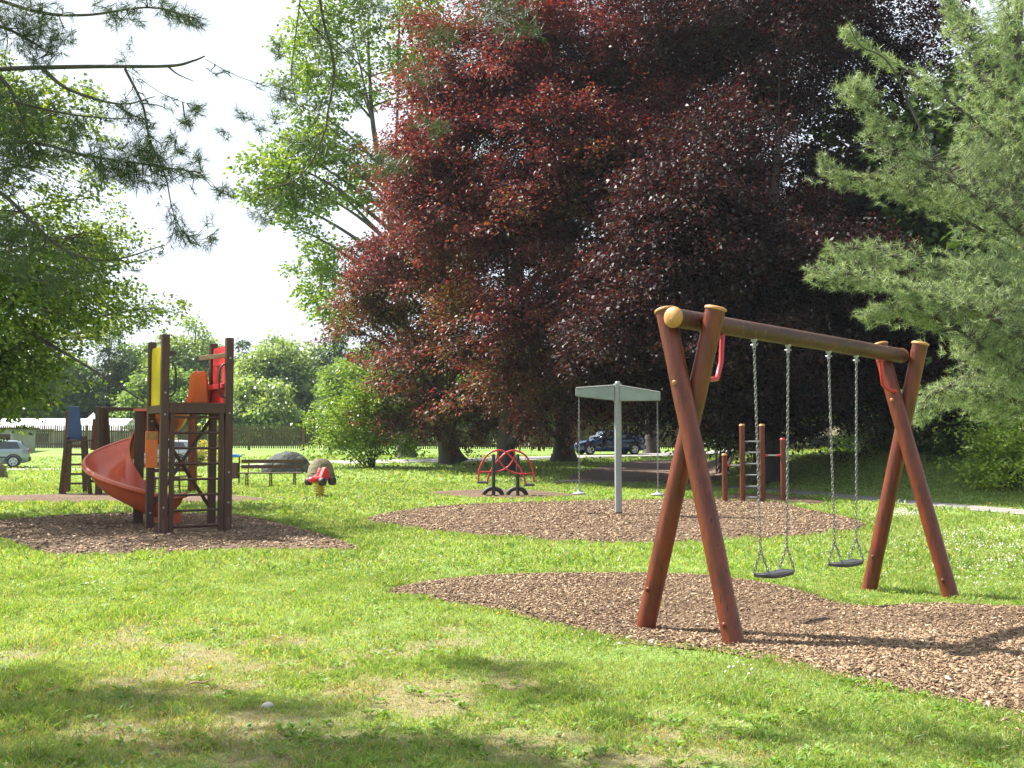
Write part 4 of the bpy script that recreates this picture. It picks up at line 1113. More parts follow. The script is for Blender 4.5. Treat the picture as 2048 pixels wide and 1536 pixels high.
def E(px, py, d, rx, ry, rd, n):
    """clump of foliage: middle seen at px,py at distance d, radii in picture pixels across and up, metres deep"""
    c = W(px, py, d); k = d / FPX
    return (np.array(c), np.array([rx * k, rd, ry * k]), n)
def palette(n, pal, P=None, seed=0, patch=.6):
    w = np.array([p[1] for p in pal], float); w /= w.sum(); cs = np.cumsum(w)
    u = rng.random(n)
    i = np.minimum(np.searchsorted(cs, u), len(pal) - 1)
    c = np.array([p[0] for p in pal])[i] * (.75 + .5 * rng.random((n, 1)))
    if P is not None: c = c * (1 - patch / 2 + patch * n3(P, .9, seed)[:, None])
    return c
def tree(name, label, cat, base, trunk, clumps, L, Wd, k, spray, pal, mat, bark, group=None, flat=.35, droop=.3, gap=.42, gs=.55, limb_r=.10, shell=.42, upn=.9, twigfrac=.35, bend=.15, stems=None, frond=8, frond_l=1.5, pal2=None):
    t = thing(name, label, cat, tuple(base), 0, group)
    b = np.array(base, float)
    tp = [np.array(p, float) for p, r in trunk]; tr = [r for p, r in trunk]
    line = np.array(catmull(tp, 6)); rad = np.interp(np.linspace(0, 1, len(line)), np.linspace(0, 1, len(tr)), tr)
    flare = 1 + .55 * np.exp(-np.clip(line[:, 2] - b[2], 0, 9) / .35)
    parts = [np_tubes(line[None], (rad * flare)[None], 12)]
    if stems:
        for (p, q, r0) in stems:
            pl = bez(p, q, .1, 8); parts.append(np_tubes(pl[None], np.linspace(r0, r0 * .25, 8)[None], 6))
    PP, DD, AX = [], [], []
    for c, rr, n in clumps:
        kz = np.clip(c[2] - np.hypot(*(c[:2] - line[0, :2])) * .55, line[0, 2] + .8, line[-1, 2])
        j = int(np.argmin(np.abs(line[:, 2] - kz)))
        lim = bez(line[j], c, .12 * np.linalg.norm(c - line[j]), 9)
        r0 = min(rad[j] * .6, limb_r)
        parts.append(np_tubes(lim[None], np.linspace(r0, r0 * .22, 9)[None], 7))
        nf_ = max(3, int(n / frond))
        u = unit(rng.normal(size=(nf_ * 2, 3))) * (rng.random((nf_ * 2, 1)) ** shell)
        Q0 = c + u * rr
        Q0 = Q0[(n3(Q0, gs, 5) > gap + .06 * rng.normal(size=len(Q0)))][:nf_]
        if not len(Q0): continue
        fd = unit((Q0 - c) / rr + (c - line[j]) / max(1, np.linalg.norm(c - line[j])) * .8 + .45 * rng.normal(size=Q0.shape)); fd[:, 2] *= .45; fd[:, 2] -= droop * .8; fd = unit(fd)
        fl_ = frond_l * (.6 + .8 * rng.random((len(Q0), 1)))
        Q0 = Q0 - fd * fl_ * .35
        fr_ = int(frond); Pq = np.repeat(Q0, fr_, 0); Dq = np.repeat(fd, fr_, 0); Lq = np.repeat(fl_, fr_, 0)
        al = rng.random((len(Pq), 1)); sdq = unit(np.cross(Dq, np.array([[0, 0, 1.]])))
        P = Pq + Dq * al * Lq + sdq * rng.normal(size=al.shape) * Lq * .22 * (1.1 - .8 * al) + rng.normal(size=Pq.shape) * np.array([[.04, .04, .10]]) * Lq
        P[:, 2] -= (al[:, 0] ** 2) * Lq[:, 0] * droop * .45
        dirs = unit(Dq + .45 * rng.normal(size=P.shape) * np.array([[1, 1, .5]])); dirs[:, 2] -= droop * .4; dirs = unit(dirs)
        PP.append(P); DD.append(dirs)
        s_ = rng.random(len(P)) < twigfrac
        Q = P[s_]
        if len(Q):
            dist = np.linalg.norm(Q[:, None] - lim[None, 3:], axis=2); a = lim[3 + dist.argmin(1)]
            mid = (a + Q) / 2 + np.array([0, 0, .06]) * np.linalg.norm(Q - a, axis=1, keepdims=True) + rng.normal(size=Q.shape) * .05
            parts.append(np_tubes(np.stack([a, mid, Q], 1), np.tile([[r0 * .16, r0 * .10, r0 * .04]], (len(Q), 1)), 4))
    v, f = merge(parts)
    np_mesh('trunk', v, f, bark, t, smooth=True)
    P = np.concatenate(PP); D = np.concatenate(DD); m_ = len(P)
    # each twig carries k leaves in a flattened spray
    P = np.repeat(P, k, 0); D = np.repeat(D, k, 0); n = len(P)
    side = unit(np.cross(D, np.array([[0, 0, 1.]]))); up = np.cross(side, D)
    along = rng.random((n, 1)); lat = rng.normal(size=(n, 1)) * .42 * (1.1 - .5 * along)
    Q = P + (D * along + side * lat + up * rng.normal(size=(n, 1)) * flat * .5) * spray
    LD = unit(D * .7 + side * np.sign(lat) * .7 + rng.normal(size=(n, 3)) * .45)
    LN = unit(np.array([[0, 0, upn]]) + rng.normal(size=(n, 3)) * .55)
    sz = .65 + .7 * rng.random(n)
    v, f = leaves(Q, LD, LN, L * sz, Wd * sz, bend)
    col = palette(n, pal, Q, 3)
    if pal2 is not None:
        kk = rng.random(n) < np.clip((n3(Q, .33, 77) - .44) * 5, 0, 1) * pal2[1]
        col[kk] = palette(int(kk.sum()), pal2[0], Q[kk], 4)
    np_mesh('crown', v, f, mat, t, col=col)
    return t
def ground_base(px, py, d):
    p = W(px, py, d); return (p.x, d, tz(p.x, d))
BEECH = [((.105, .034, .042), 5), ((.165, .042, .054), 3.8), ((.19, .066, .042), 2), ((.13, .062, .03), 1.6), ((.045, .020, .027), 3.4), ((.12, .13, .027), .8), ((.24, .13, .145), 1.2)]  # the palest pink leaves stand in for sun glints
BEECH_SHADED = [((.028, .014, .018), 5), ((.055, .018, .022), 2), ((.020, .011, .014), 4), ((.05, .055, .018), .7), ((.10, .075, .08), .35)]  # beech leaves darkened: the shade under the trees is put into their colour
LIND = [((.11, .19, .03), 4), ((.17, .26, .04), 4), ((.26, .35, .055), 2), ((.06, .12, .025), 2)]
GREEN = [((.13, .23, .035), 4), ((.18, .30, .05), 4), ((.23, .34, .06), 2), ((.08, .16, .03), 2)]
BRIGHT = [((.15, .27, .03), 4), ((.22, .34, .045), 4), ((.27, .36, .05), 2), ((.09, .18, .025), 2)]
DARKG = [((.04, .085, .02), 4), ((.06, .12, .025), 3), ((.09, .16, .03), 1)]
PALE_HAZED = [((.25, .37, .13), 4), ((.31, .42, .16), 3), ((.19, .29, .10), 2)]  # pale birch green, brightened further to paint in distance haze

BRONZE = [((.10, .055, .018), 3), ((.13, .085, .02), 2), ((.14, .17, .03), 2.5), ((.07, .04, .018), 2)]
# --- copper beeches
b = ground_base(1012, 949, 43)
tree('copper_beech', 'huge copper beech with red purple leaves in the middle of the park', 'tree', b,
     [(b, .36), ((b[0] + .05, 43, 3), .33), ((b[0] + .3, 43, 7), .30), ((b[0] + .9, 42.5, 12), .24), ((b[0] + 1.6, 42, 19), .1)],
     [E(1130, -150, 42, 300, 170, 5.5, 1290), E(1080, 90, 41, 230, 130, 4.5, 1806), E(1010, 170, 40, 170, 110, 3.5, 1118), E(930, 190, 41, 120, 75, 2.6, 688), E(1250, 170, 40, 170, 130, 4, 1290), E(1380, 60, 41, 160, 140, 4, 1118), E(1530, 60, 40, 90, 80, 2.6, 361),
      E(930, 330, 39, 140, 90, 3, 1032), E(1130, 330, 37.5, 190, 130, 3, 1634), E(860, 340, 41, 80, 50, 2, 301), E(1330, 330, 38, 150, 150, 3.2, 1290), E(1490, 210, 40, 120, 150, 3, 860),
      E(1000, 450, 38, 180, 80, 3.2, 1176), E(1250, 520, 36.5, 170, 110, 3, 1204), E(1440, 470, 38, 130, 110, 3, 774), E(1060, 640, 38, 190, 90, 3.5, 928), E(1250, 690, 36, 130, 75, 2.4, 688), E(1100, 780, 39, 190, 60, 3, 619), E(1220, 770, 38, 70, 40, 1.8, 260)],
     .130, .076, 21, .62, BEECH, M['beech'], M['bark'], group=None, droop=.28, gap=.455, gs=.75, limb_r=.16, frond=11, frond_l=2.0, pal2=(BRONZE, .75))
b = ground_base(905, 927, 49)
tree('copper_beech', 'leaning copper beech at the left with low reddish boughs over the road', 'tree', b,
     [(b, .52), ((b[0] - .35, 49, 1.6), .40), ((b[0] - .7, 49, 3.5), .34), ((b[0] - .6, 48.5, 7), .28), ((b[0] - .3, 48, 12), .12)],
     [E(830, 470, 45, 110, 55, 2.8, 518), E(930, 430, 44, 120, 80, 3, 460), E(800, 560, 45, 90, 50, 2.4, 403), E(880, 580, 44, 120, 70, 3, 518), E(800, 640, 46, 85, 42, 2.2, 299), E(850, 690, 45, 110, 60, 3, 460),
      E(950, 690, 44, 130, 80, 3, 460), E(850, 780, 45, 95, 50, 2.6, 299), E(810, 820, 46, 60, 25, 1.6, 97), E(930, 810, 45, 100, 50, 2.6, 299), E(730, 600, 46, 40, 20, 1.0, 63), E(735, 670, 46, 40, 22, 1.0, 63), E(880, 860, 46, 60, 22, 1.6, 74)],
     .130, .076, 21, .62, BEECH, M['beech'], M['bark'], droop=.32, gap=.44, gs=.75, limb_r=.15, frond=10, frond_l=1.6, pal2=(BRONZE, .95))
b = ground_base(1128, 918, 52)
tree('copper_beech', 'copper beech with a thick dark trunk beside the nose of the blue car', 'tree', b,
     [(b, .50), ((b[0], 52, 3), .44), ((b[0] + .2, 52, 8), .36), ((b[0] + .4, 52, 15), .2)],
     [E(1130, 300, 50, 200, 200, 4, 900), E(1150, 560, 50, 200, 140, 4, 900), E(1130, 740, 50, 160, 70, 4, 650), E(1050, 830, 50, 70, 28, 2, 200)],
     .16, .10, 15, .7, BEECH_SHADED, M['beech'], M['bark'], gap=.36, limb_r=.16)
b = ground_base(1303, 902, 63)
tree('copper_beech', 'slender beech with shade painted into its leaves behind the tail of the blue car', 'tree', b,
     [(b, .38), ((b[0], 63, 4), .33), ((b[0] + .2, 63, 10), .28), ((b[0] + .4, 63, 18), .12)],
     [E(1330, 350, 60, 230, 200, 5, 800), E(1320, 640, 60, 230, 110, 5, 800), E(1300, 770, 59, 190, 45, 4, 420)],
     .20, .13, 14, .8, BEECH_SHADED, M['beech'], M['bark'], gap=.36, limb_r=.15)
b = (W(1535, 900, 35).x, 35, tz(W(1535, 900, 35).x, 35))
tree('copper_beech', 'big purple beech with shade painted into its leaves standing on the shaded mound behind the climbing bars', 'tree', b,
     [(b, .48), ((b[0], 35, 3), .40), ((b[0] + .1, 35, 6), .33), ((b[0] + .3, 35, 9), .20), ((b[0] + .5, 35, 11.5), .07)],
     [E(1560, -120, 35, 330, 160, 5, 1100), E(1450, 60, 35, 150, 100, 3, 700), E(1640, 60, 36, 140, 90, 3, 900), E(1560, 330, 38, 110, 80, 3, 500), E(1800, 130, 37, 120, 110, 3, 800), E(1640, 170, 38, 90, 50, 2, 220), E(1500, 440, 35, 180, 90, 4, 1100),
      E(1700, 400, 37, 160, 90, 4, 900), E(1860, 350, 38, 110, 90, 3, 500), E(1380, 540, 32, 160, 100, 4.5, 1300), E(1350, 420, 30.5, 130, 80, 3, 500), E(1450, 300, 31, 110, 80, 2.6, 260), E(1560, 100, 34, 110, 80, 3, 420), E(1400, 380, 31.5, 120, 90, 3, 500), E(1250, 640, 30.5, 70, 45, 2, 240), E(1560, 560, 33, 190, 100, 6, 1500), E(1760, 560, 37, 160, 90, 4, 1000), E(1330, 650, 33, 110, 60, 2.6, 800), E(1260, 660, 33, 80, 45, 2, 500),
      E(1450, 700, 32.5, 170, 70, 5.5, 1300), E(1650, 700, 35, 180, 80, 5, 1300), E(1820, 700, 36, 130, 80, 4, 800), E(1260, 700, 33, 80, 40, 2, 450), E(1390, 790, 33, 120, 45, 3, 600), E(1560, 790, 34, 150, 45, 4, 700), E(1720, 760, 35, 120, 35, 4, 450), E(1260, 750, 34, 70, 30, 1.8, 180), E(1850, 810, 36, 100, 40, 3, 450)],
     .125, .076, 21, .6, BEECH_SHADED, M['beech'], M['bark'], gap=.40, gs=.7, limb_r=.17, frond=10, frond_l=1.8)

# --- tall green tree behind the beeches on the left
b = ground_base(812, 905, 56)
bx = b[0]
def wp(px, py, d): return tuple(W(px, py, d))
tree('maple_tree', 'tall airy bright green maple with several stems left of the copper beech', 'tree', b,
     [(b, .40), (wp(806, 700, 56), .34), (wp(796, 520, 56), .30), (wp(782, 430, 56), .27), (wp(765, 350, 56), .18), (wp(745, 240, 56), .12), (wp(735, 60, 56), .06)],
     [E(640, 60, 55, 60, 60, 2, 160), E(650, 150, 55, 60, 60, 2, 160), E(640, 230, 55, 45, 40, 1.6, 92), E(720, 40, 55, 60, 60, 2, 146), E(715, 170, 55, 45, 60, 2, 107), E(840, 60, 57, 70, 90, 2.4, 204), E(800, 140, 56, 50, 60, 2, 116), E(850, 190, 57, 40, 40, 2, 73),
      E(580, 330, 54, 65, 50, 2, 195), E(660, 310, 55, 70, 50, 2, 195), E(560, 400, 54, 45, 40, 1.6, 97), E(640, 390, 54, 60, 40, 2, 131), E(720, 330, 56, 55, 55, 2, 126), E(750, 400, 56, 40, 30, 1.6, 58), E(600, 460, 54, 30, 28, 1, 34),
      E(860, 290, 58, 80, 60, 2, 126), E(660, 540, 55, 55, 35, 1.8, 97), E(640, 590, 55, 35, 40, 1.4, 53), E(690, 500, 56, 50, 22, 1.4, 53), E(720, 620, 56, 80, 60, 2, 160), E(840, 560, 58, 120, 90, 3, 244), E(760, -100, 56, 200, 90, 4, 390), E(940, 400, 60, 100, 120, 3, 170)],
     .22, .14, 12, .8, BRIGHT, M['leaf'], M['barkpale'], droop=.15, gap=.43, limb_r=.13, upn=.5, twigfrac=.22, frond=7, frond_l=1.6,
     stems=[(wp(782, 430, 56), wp(640, 330, 55), .12), (wp(790, 500, 56), wp(655, 360, 54), .12), (wp(775, 385, 56), wp(700, 40, 55), .11), (wp(796, 480, 56), wp(845, 20, 57), .15), (wp(790, 440, 56), wp(800, -40, 57), .12)])

# --- broad leaved tree filling the left side
b = (-12.6, 21.5, 0.0)
def EL(px, py, d, rx, ry, rd, n): return E(px, py, d, rx, ry, rd, n)
tree('linden_tree', 'broad leafy green tree overhanging the left side of the lawn', 'tree', b,
     [(b, .34), ((-12.6, 21.5, 3), .28), ((-12.4, 21.4, 6), .22), ((-12.2, 21.3, 9.5), .1)],
     [EL(-150, 250, 21, 220, 180, 2.6, 576), EL(70, 240, 21, 90, 90, 1.6, 270), EL(150, 400, 25.3, 90, 60, 1.4, 216), EL(40, 330, 21, 110, 100, 2.0, 269), EL(-100, 550, 21, 220, 160, 2.6, 705), EL(90, 480, 21.5, 130, 70, 2.0, 306), EL(210, 480, 25.3, 90, 45, 1.3, 127), EL(60, 600, 21, 130, 90, 2.2, 449), EL(190, 590, 25.3, 110, 50, 1.5, 210), EL(270, 620, 25.3, 55, 28, .9, 56),
      EL(-10, 720, 21, 110, 70, 2.2, 449), EL(110, 680, 25.3, 75, 36, 1.5, 166), EL(-150, 760, 21, 150, 90, 2.4, 384), EL(-40, 810, 21, 70, 20, 1.2, 50), EL(290, 520, 25.3, 40, 30, .8, 31), EL(-20, 780, 21, 60, 24, .9, 31), EL(30, 180, 21, 70, 55, 1.4, 95)],
     .095, .065, 11, .40, LIND, M['leaf'], M['bark'], droop=.2, gap=.475, limb_r=.08, upn=.5, twigfrac=.3, frond=7, frond_l=.95, gs=1.1,
     stems=[(wp(-60, 600, 21), wp(290, 805, 20), .05), (wp(-100, 520, 21), wp(140, 735, 20.2), .05), (wp(-100, 480, 21), wp(180, 560, 20.4), .04)])

# trees continuing beside the playground on the right, added to keep skylight off the mound
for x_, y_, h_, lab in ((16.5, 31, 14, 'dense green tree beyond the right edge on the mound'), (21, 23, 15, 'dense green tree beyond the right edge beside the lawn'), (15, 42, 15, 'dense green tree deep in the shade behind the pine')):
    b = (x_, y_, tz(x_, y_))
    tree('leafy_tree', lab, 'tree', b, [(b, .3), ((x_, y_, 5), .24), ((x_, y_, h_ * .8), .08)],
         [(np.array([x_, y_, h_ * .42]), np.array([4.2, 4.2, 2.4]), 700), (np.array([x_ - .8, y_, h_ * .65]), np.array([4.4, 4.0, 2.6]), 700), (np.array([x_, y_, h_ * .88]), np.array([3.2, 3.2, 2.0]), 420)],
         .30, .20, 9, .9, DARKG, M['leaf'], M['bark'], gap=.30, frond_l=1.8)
# --- shrubs and small bushes
def shrub(label, px, py, d, clumps, L, Wd, k, spray, pal, name='shrub', gap=.30, nst=9, rad=.035, group=None):
    p = ground_base(px, py, d)
    top = [tuple(c[0] + rng.normal(size=3) * np.array([.25, .2, .15])) for c in clumps for _ in range(max(1, nst // len(clumps)))]
    st = [((p[0] + rng.normal() * .12, d + rng.normal() * .1, p[2] - .05), q, rad) for q in top]
    return tree(name, label, 'bush', p, [(p, rad), ((p[0], d, p[2] + .3), rad), ((p[0], d, p[2] + .6), rad * .7)], clumps, L, Wd, k, spray, pal, M['leaf'], M['bark'], group=group, gap=gap, limb_r=.03, upn=.5, droop=.05, twigfrac=.25, stems=st)
shrub('airy yellow green shrub with many thin stems beside the road', 742, 930, 46,
      [E(700, 850, 46, 60, 32, 1.2, 330), E(760, 830, 46, 65, 38, 1.3, 380), E(715, 790, 46, 55, 30, 1.1, 260), E(765, 880, 46, 45, 25, 1, 170), E(690, 885, 46, 35, 18, .8, 110), E(740, 905, 46, 40, 14, .8, 60)], .13, .09, 10, .42, BRIGHT, nst=14)
shrub('low golden yellow bush seen through the ladder of the slide tower', 385, 930, 53,
      [E(375, 905, 53, 28, 16, .8, 170), E(405, 908, 53, 25, 16, .8, 140)], .12, .09, 10, .35, [((.38, .36, .05), 3), ((.30, .36, .05), 2), ((.45, .32, .10), .6)])
shrub('bright green bush with sunlight painted into its leaves at the right edge below the pine', 2015, 965, 27.5,
      [E(2010, 900, 27.5, 60, 45, 1, 420), E(2075, 910, 27, 40, 38, .8, 160), E(2060, 860, 28, 50, 45, 1, 300), E(2040, 940, 27, 50, 28, .8, 260)], .10, .065, 11, .34, [((.30, .44, .06), 3), ((.38, .48, .08), 2), ((.16, .28, .04), 2)])  # greens raised to paint in sunlight that the neighbouring trees block
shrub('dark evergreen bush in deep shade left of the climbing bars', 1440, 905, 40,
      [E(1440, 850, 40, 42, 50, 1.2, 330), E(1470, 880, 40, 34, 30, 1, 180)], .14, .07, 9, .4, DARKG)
shrub('leafy shrub with fresh green shoots beside the concrete pillar', 1745, 905, 41,
      [E(1745, 885, 41, 24, 22, .7, 130), E(1700, 905, 40, 20, 7, .5, 60)], .13, .08, 9, .34, GREEN)
shrub('dim green undergrowth bush between the dark trunks', 1840, 930, 35,
      [E(1830, 905, 36, 38, 26, 1, 200), E(1790, 895, 37, 30, 24, .9, 150)], .13, .08, 9, .34, GREEN)
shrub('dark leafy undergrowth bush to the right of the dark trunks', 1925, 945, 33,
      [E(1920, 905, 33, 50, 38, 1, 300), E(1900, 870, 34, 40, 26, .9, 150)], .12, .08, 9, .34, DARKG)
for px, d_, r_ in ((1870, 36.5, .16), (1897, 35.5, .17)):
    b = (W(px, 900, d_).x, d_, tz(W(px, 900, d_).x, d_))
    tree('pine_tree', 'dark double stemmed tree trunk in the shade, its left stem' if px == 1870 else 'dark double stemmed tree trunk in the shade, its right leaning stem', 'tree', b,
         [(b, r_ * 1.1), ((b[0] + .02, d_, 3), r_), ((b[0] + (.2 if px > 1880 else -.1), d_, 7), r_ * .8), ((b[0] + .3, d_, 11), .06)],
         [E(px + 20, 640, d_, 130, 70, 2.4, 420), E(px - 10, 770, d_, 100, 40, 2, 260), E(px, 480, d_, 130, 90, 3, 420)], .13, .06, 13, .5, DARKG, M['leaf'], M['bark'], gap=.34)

# --- trees beyond the fence
far = [  # px, top y, half width px, distance, kind
    (215, 640, 46, 118, 'spruce'), (275, 676, 56, 125, 'mid'), (385, 632, 70, 122, 'birch'), (475, 676, 44, 135, 'spruce'), (560, 664, 96, 112, 'birch'), (632, 684, 58, 118, 'birch'), (668, 650, 36, 108, 'spruce'),
    (130, 700, 70, 120, 'mid'), (40, 640, 80, 115, 'mid'), (740, 690, 80, 100, 'mid'), (330, 735, 66, 104, 'mid'), (505, 745, 66, 100, 'birch'), (-70, 600, 90, 110, 'mid'), (850, 700, 80, 104, 'mid'),
    (960, 720, 80, 92, 'mid'), (1070, 700, 80, 90, 'bright'), (1180, 690, 90, 92, 'mid'), (1300, 700, 90, 90, 'bright'), (1420, 680, 90, 88, 'mid'), (1540, 560, 110, 84, 'mid'), (1660, 470, 110, 80, 'bright'), (1790, 390, 110, 76, 'bright'), (1930, 430, 110, 74, 'mid'), (2070, 430, 130, 72, 'mid'), (2230, 400, 150, 72, 'mid'), (-230, 560, 120, 105, 'mid'), (-430, 600, 110, 110, 'birch'), (-640, 580, 120, 105, 'mid')]
FARL = {215: 'dark hazy spruce above the blue panel frame', 275: 'mid green tree between the dark spruce and the tall birch', 385: 'tall pale birch rising behind the middle of the slide tower', 475: 'dark narrow spruce just right of the slide tower', 560: 'wide pale green domed birch right of the slide tower',
        632: 'drooping pale birch beside the dark spruce', 668: 'dark spruce beside the left tips of the copper beech', 130: 'green tree behind the marquee roof at the left', 40: 'green tree far behind the silver car', 740: 'green tree behind the yellow green shrub', 330: 'low green tree seen through the rope net frame', 505: 'low light green tree above the fence behind the bench',
        -70: 'green tree beyond the left edge of the fence', 850: 'green tree beyond the fence under the low red boughs', 960: 'green tree beyond the fence behind the leaning beech', 1070: 'bright tree beyond the fence between two beech trunks', 1180: 'green tree beyond the fence behind the blue car', 1300: 'bright tree beyond the fence above the blue car tail',
        1420: 'green tree beyond the fence left of the climbing bars', 1540: 'green tree deep behind the dark beech trunk', 1660: 'bright tree glimpsed through the dark beech above the pillar', 1790: 'bright yellow green tree glimpsed behind the dark beech boughs', 1930: 'green tree behind the pine boughs', 2070: 'green tree behind the right edge of the pine', 2230: 'green tree beyond the right edge', -230: 'green tree outside the left edge, nearest to the frame', -430: 'pale birch outside the left edge', -640: 'green tree far outside the left edge'}
FAR_HAZED = [((.17, .28, .07), 4), ((.22, .34, .09), 4), ((.12, .21, .06), 2)]  # far greens with pale blue mixed in as painted haze
SPR = [((.035, .075, .03), 3), ((.05, .10, .035), 3), ((.07, .12, .04), 1)]
for px, ty, hw, d_, kd in far:
    b = ground_base(px, 880, d_); k = d_ / FPX
    zt = W(px, ty, d_).z; H_ = zt - b[2]
    if kd == 'spruce':
        cl = []
        for q in range(9):
            f = q / 8; cl.append((np.array([b[0], d_, b[2] + H_ * (.12 + .84 * f)]), np.array([hw * k * (1 - f) ** .8 + .25, hw * k * (1 - f) + .25, H_ * .075]), int(150 * (1 - f) + 25)))
        tree('spruce_tree', FARL[px], 'tree', b, [(b, .25), ((b[0], d_, b[2] + H_ * .5), .15), ((b[0], d_, b[2] + H_ * .97), .04)], cl, .50, .16, 8, .9, SPR, M['leaf'], M['bark'], 'trees beyond the fence', droop=.35, gap=.30, gs=.8, limb_r=.05)
    else:
        cl = []; tall = H_ > 9
        nn_ = 8 if kd == 'birch' else 7
        for q in range(nn_):
            f = (q + .5) / nn_; w_ = hw * k * (math.sin(math.pi * min(.97, .22 + .76 * f)) ** .7)
            for s_ in ((-1, 1) if w_ > 2 else (0,)):
                cl.append((np.array([b[0] + s_ * w_ * .42 + rng.normal() * .3, d_ + rng.normal() * .8, b[2] + H_ * (.10 + .82 * f)]), np.array([w_ * (.58 if s_ else 1), w_ * .8, H_ * .095 + .35]), int(np.clip(78 * w_, 70, 400))))
        pal_ = {'birch': PALE_HAZED, 'mid': FAR_HAZED, 'bright': [((.22, .32, .04), 3), ((.30, .38, .05), 2), ((.12, .2, .03), 1)]}[kd]
        tree('birch_tree' if kd == 'birch' else 'leafy_tree', FARL[px], 'tree', b, [(b, .28), ((b[0], d_, b[2] + H_ * .5), .18), ((b[0] + .2, d_, b[2] + H_ * .93), .05)], cl, .36, .24, 9, 1.1, pal_, M['leaf'], M['barkpale'], 'trees beyond the fence', droop=.45 if kd == 'birch' else .1, gap=.37, gs=.45, limb_r=.07, upn=.4, twigfrac=.15)

# ------------------------------------------------------------------ pines
def tufts(P, D, L, n, Wn, spread=.75):
    m_ = len(P); P = np.repeat(P, n, 0); D = np.repeat(D, n, 0); q = len(P)
    d = unit(D + rng.normal(size=(q, 3)) * spread)
    P = P + D * (rng.random((q, 1)) - .5) * L * .9
    s_ = unit(np.cross(d, rng.normal(size=(q, 3))))
    ll = L * (.6 + .6 * rng.random((q, 1)))
    V = np.stack([P - s_ * Wn * .5, P + s_ * Wn * .5, P + d * ll], 1).reshape(-1, 3)
    return V, np.arange(3 * q).reshape(q, 3)
PINE_R = [((.41, .50, .235), 4), ((.31, .42, .20), 3.5), ((.52, .57, .25), 2), ((.12, .19, .10), 4), ((.30, .20, .10), .25)]
PINE_L = [((.04, .075, .032), 4), ((.06, .10, .04), 3), ((.08, .125, .042), 1.5), ((.20, .11, .04), .15)]
def pine(name, label, base, trunk, boughs, blobs, L, nn_, Wn, pal, updir, spread=.75, strand=None, low=0):
    t = thing(name, label, 'tree', tuple(base))
    tp = [np.array(p, float) for p, r in trunk]; line = np.array(catmull(tp, 6)); rad = np.interp(np.linspace(0, 1, len(line)), np.linspace(0, 1, len(tp)), [r for p, r in trunk])
    parts = [np_tubes(line[None], rad[None], 12)]
    P, D = [], []; samples = []
    for pts, r0, ntuft, sp_ in boughs:
        pl = np.array(catmull(pts, 8)); K = len(pl)
        parts.append(np_tubes(pl[None], np.linspace(r0, max(r0 * .2, .002), K)[None], 7)); samples.append(pl)
        if ntuft:
            f = rng.random(ntuft) ** .8; idx = f * (K - 1); i0 = np.clip(idx.astype(int), 0, K - 2); fr = (idx - i0)[:, None]
            c = pl[i0] * (1 - fr) + pl[i0 + 1] * fr; tan = unit(pl[i0 + 1] - pl[i0])
            wob = .55 + .9 * vnoise(f * 9 + r0 * 900, f * 0 + ntuft, 17)[:, None]
            q = c + rng.normal(size=c.shape) * np.array([[sp_, sp_, sp_ * .6]]) * (1.15 - .8 * f[:, None]) * wob
            q[:, 2] -= rng.random(len(q)) * sp_ * .5
            kp = n3(q, 3.2, 23) > .40 + .05 * rng.normal(size=len(q)); q = q[kp]; c = c[kp]; tan = tan[kp]
            P.append(q); D.append(unit(tan * .7 + unit(q - c) * .5 + np.array([updir]) + rng.normal(size=c.shape) * .25))
            kk = rng.random(len(q)) < .4
            a = c[kk]; b_ = q[kk]; parts.append(np_tubes(np.stack([a, (a + b_) / 2 + .01, b_], 1), np.tile([[.009, .006, .003]], (kk.sum(), 1)) * (1 if L > .096 else .6), 4))
    if samples: SA = np.concatenate(samples)
    for c, rr, n in blobs:
        u = unit(rng.normal(size=(n * 2, 3))) * rng.random((n * 2, 1)) ** .5
        q = c + u * rr; q = q[n3(q, 1.6, 9) > .38 + .06 * rng.normal(size=len(q))][:n]
        P.append(q); dd = unit((q - c) / rr * .5 + np.array([updir]) + rng.normal(size=q.shape) * .35); D.append(dd)
        kk = rng.random(len(q)) < .25; b_ = q[kk]
        dist = np.linalg.norm(b_[:, None] - SA[None], axis=2); a = SA[dist.argmin(1)]
        far_ = dist.min(1) > (1.6 if L > .096 else .22); a = np.where(far_[:, None], c, a)
        parts.append(np_tubes(np.stack([a, (a + b_) / 2 - np.array([0, 0, .03]), b_], 1), np.tile([[.009, .006, .0025]], (len(b_), 1)) * (1 if L > .096 else .5), 4))
    v, f = merge(parts); np_mesh('trunk', v, f, M['bark'], t, smooth=True)
    P = np.concatenate(P); D = np.concatenate(D)
    v, f = tufts(P, D, L, nn_, Wn, spread)
    np_mesh('crown', v, f, M['needle'], t, col=palette(len(f), pal, v[::3], 4, .8))
    return t
def wl(pts, d): return [np.array(W(x, y, d[i] if isinstance(d, (list, tuple)) else d)) for i, (x, y) in enumerate(pts)]
dR = 15.5
bR = (W(2085, 900, dR).x, dR, 0)
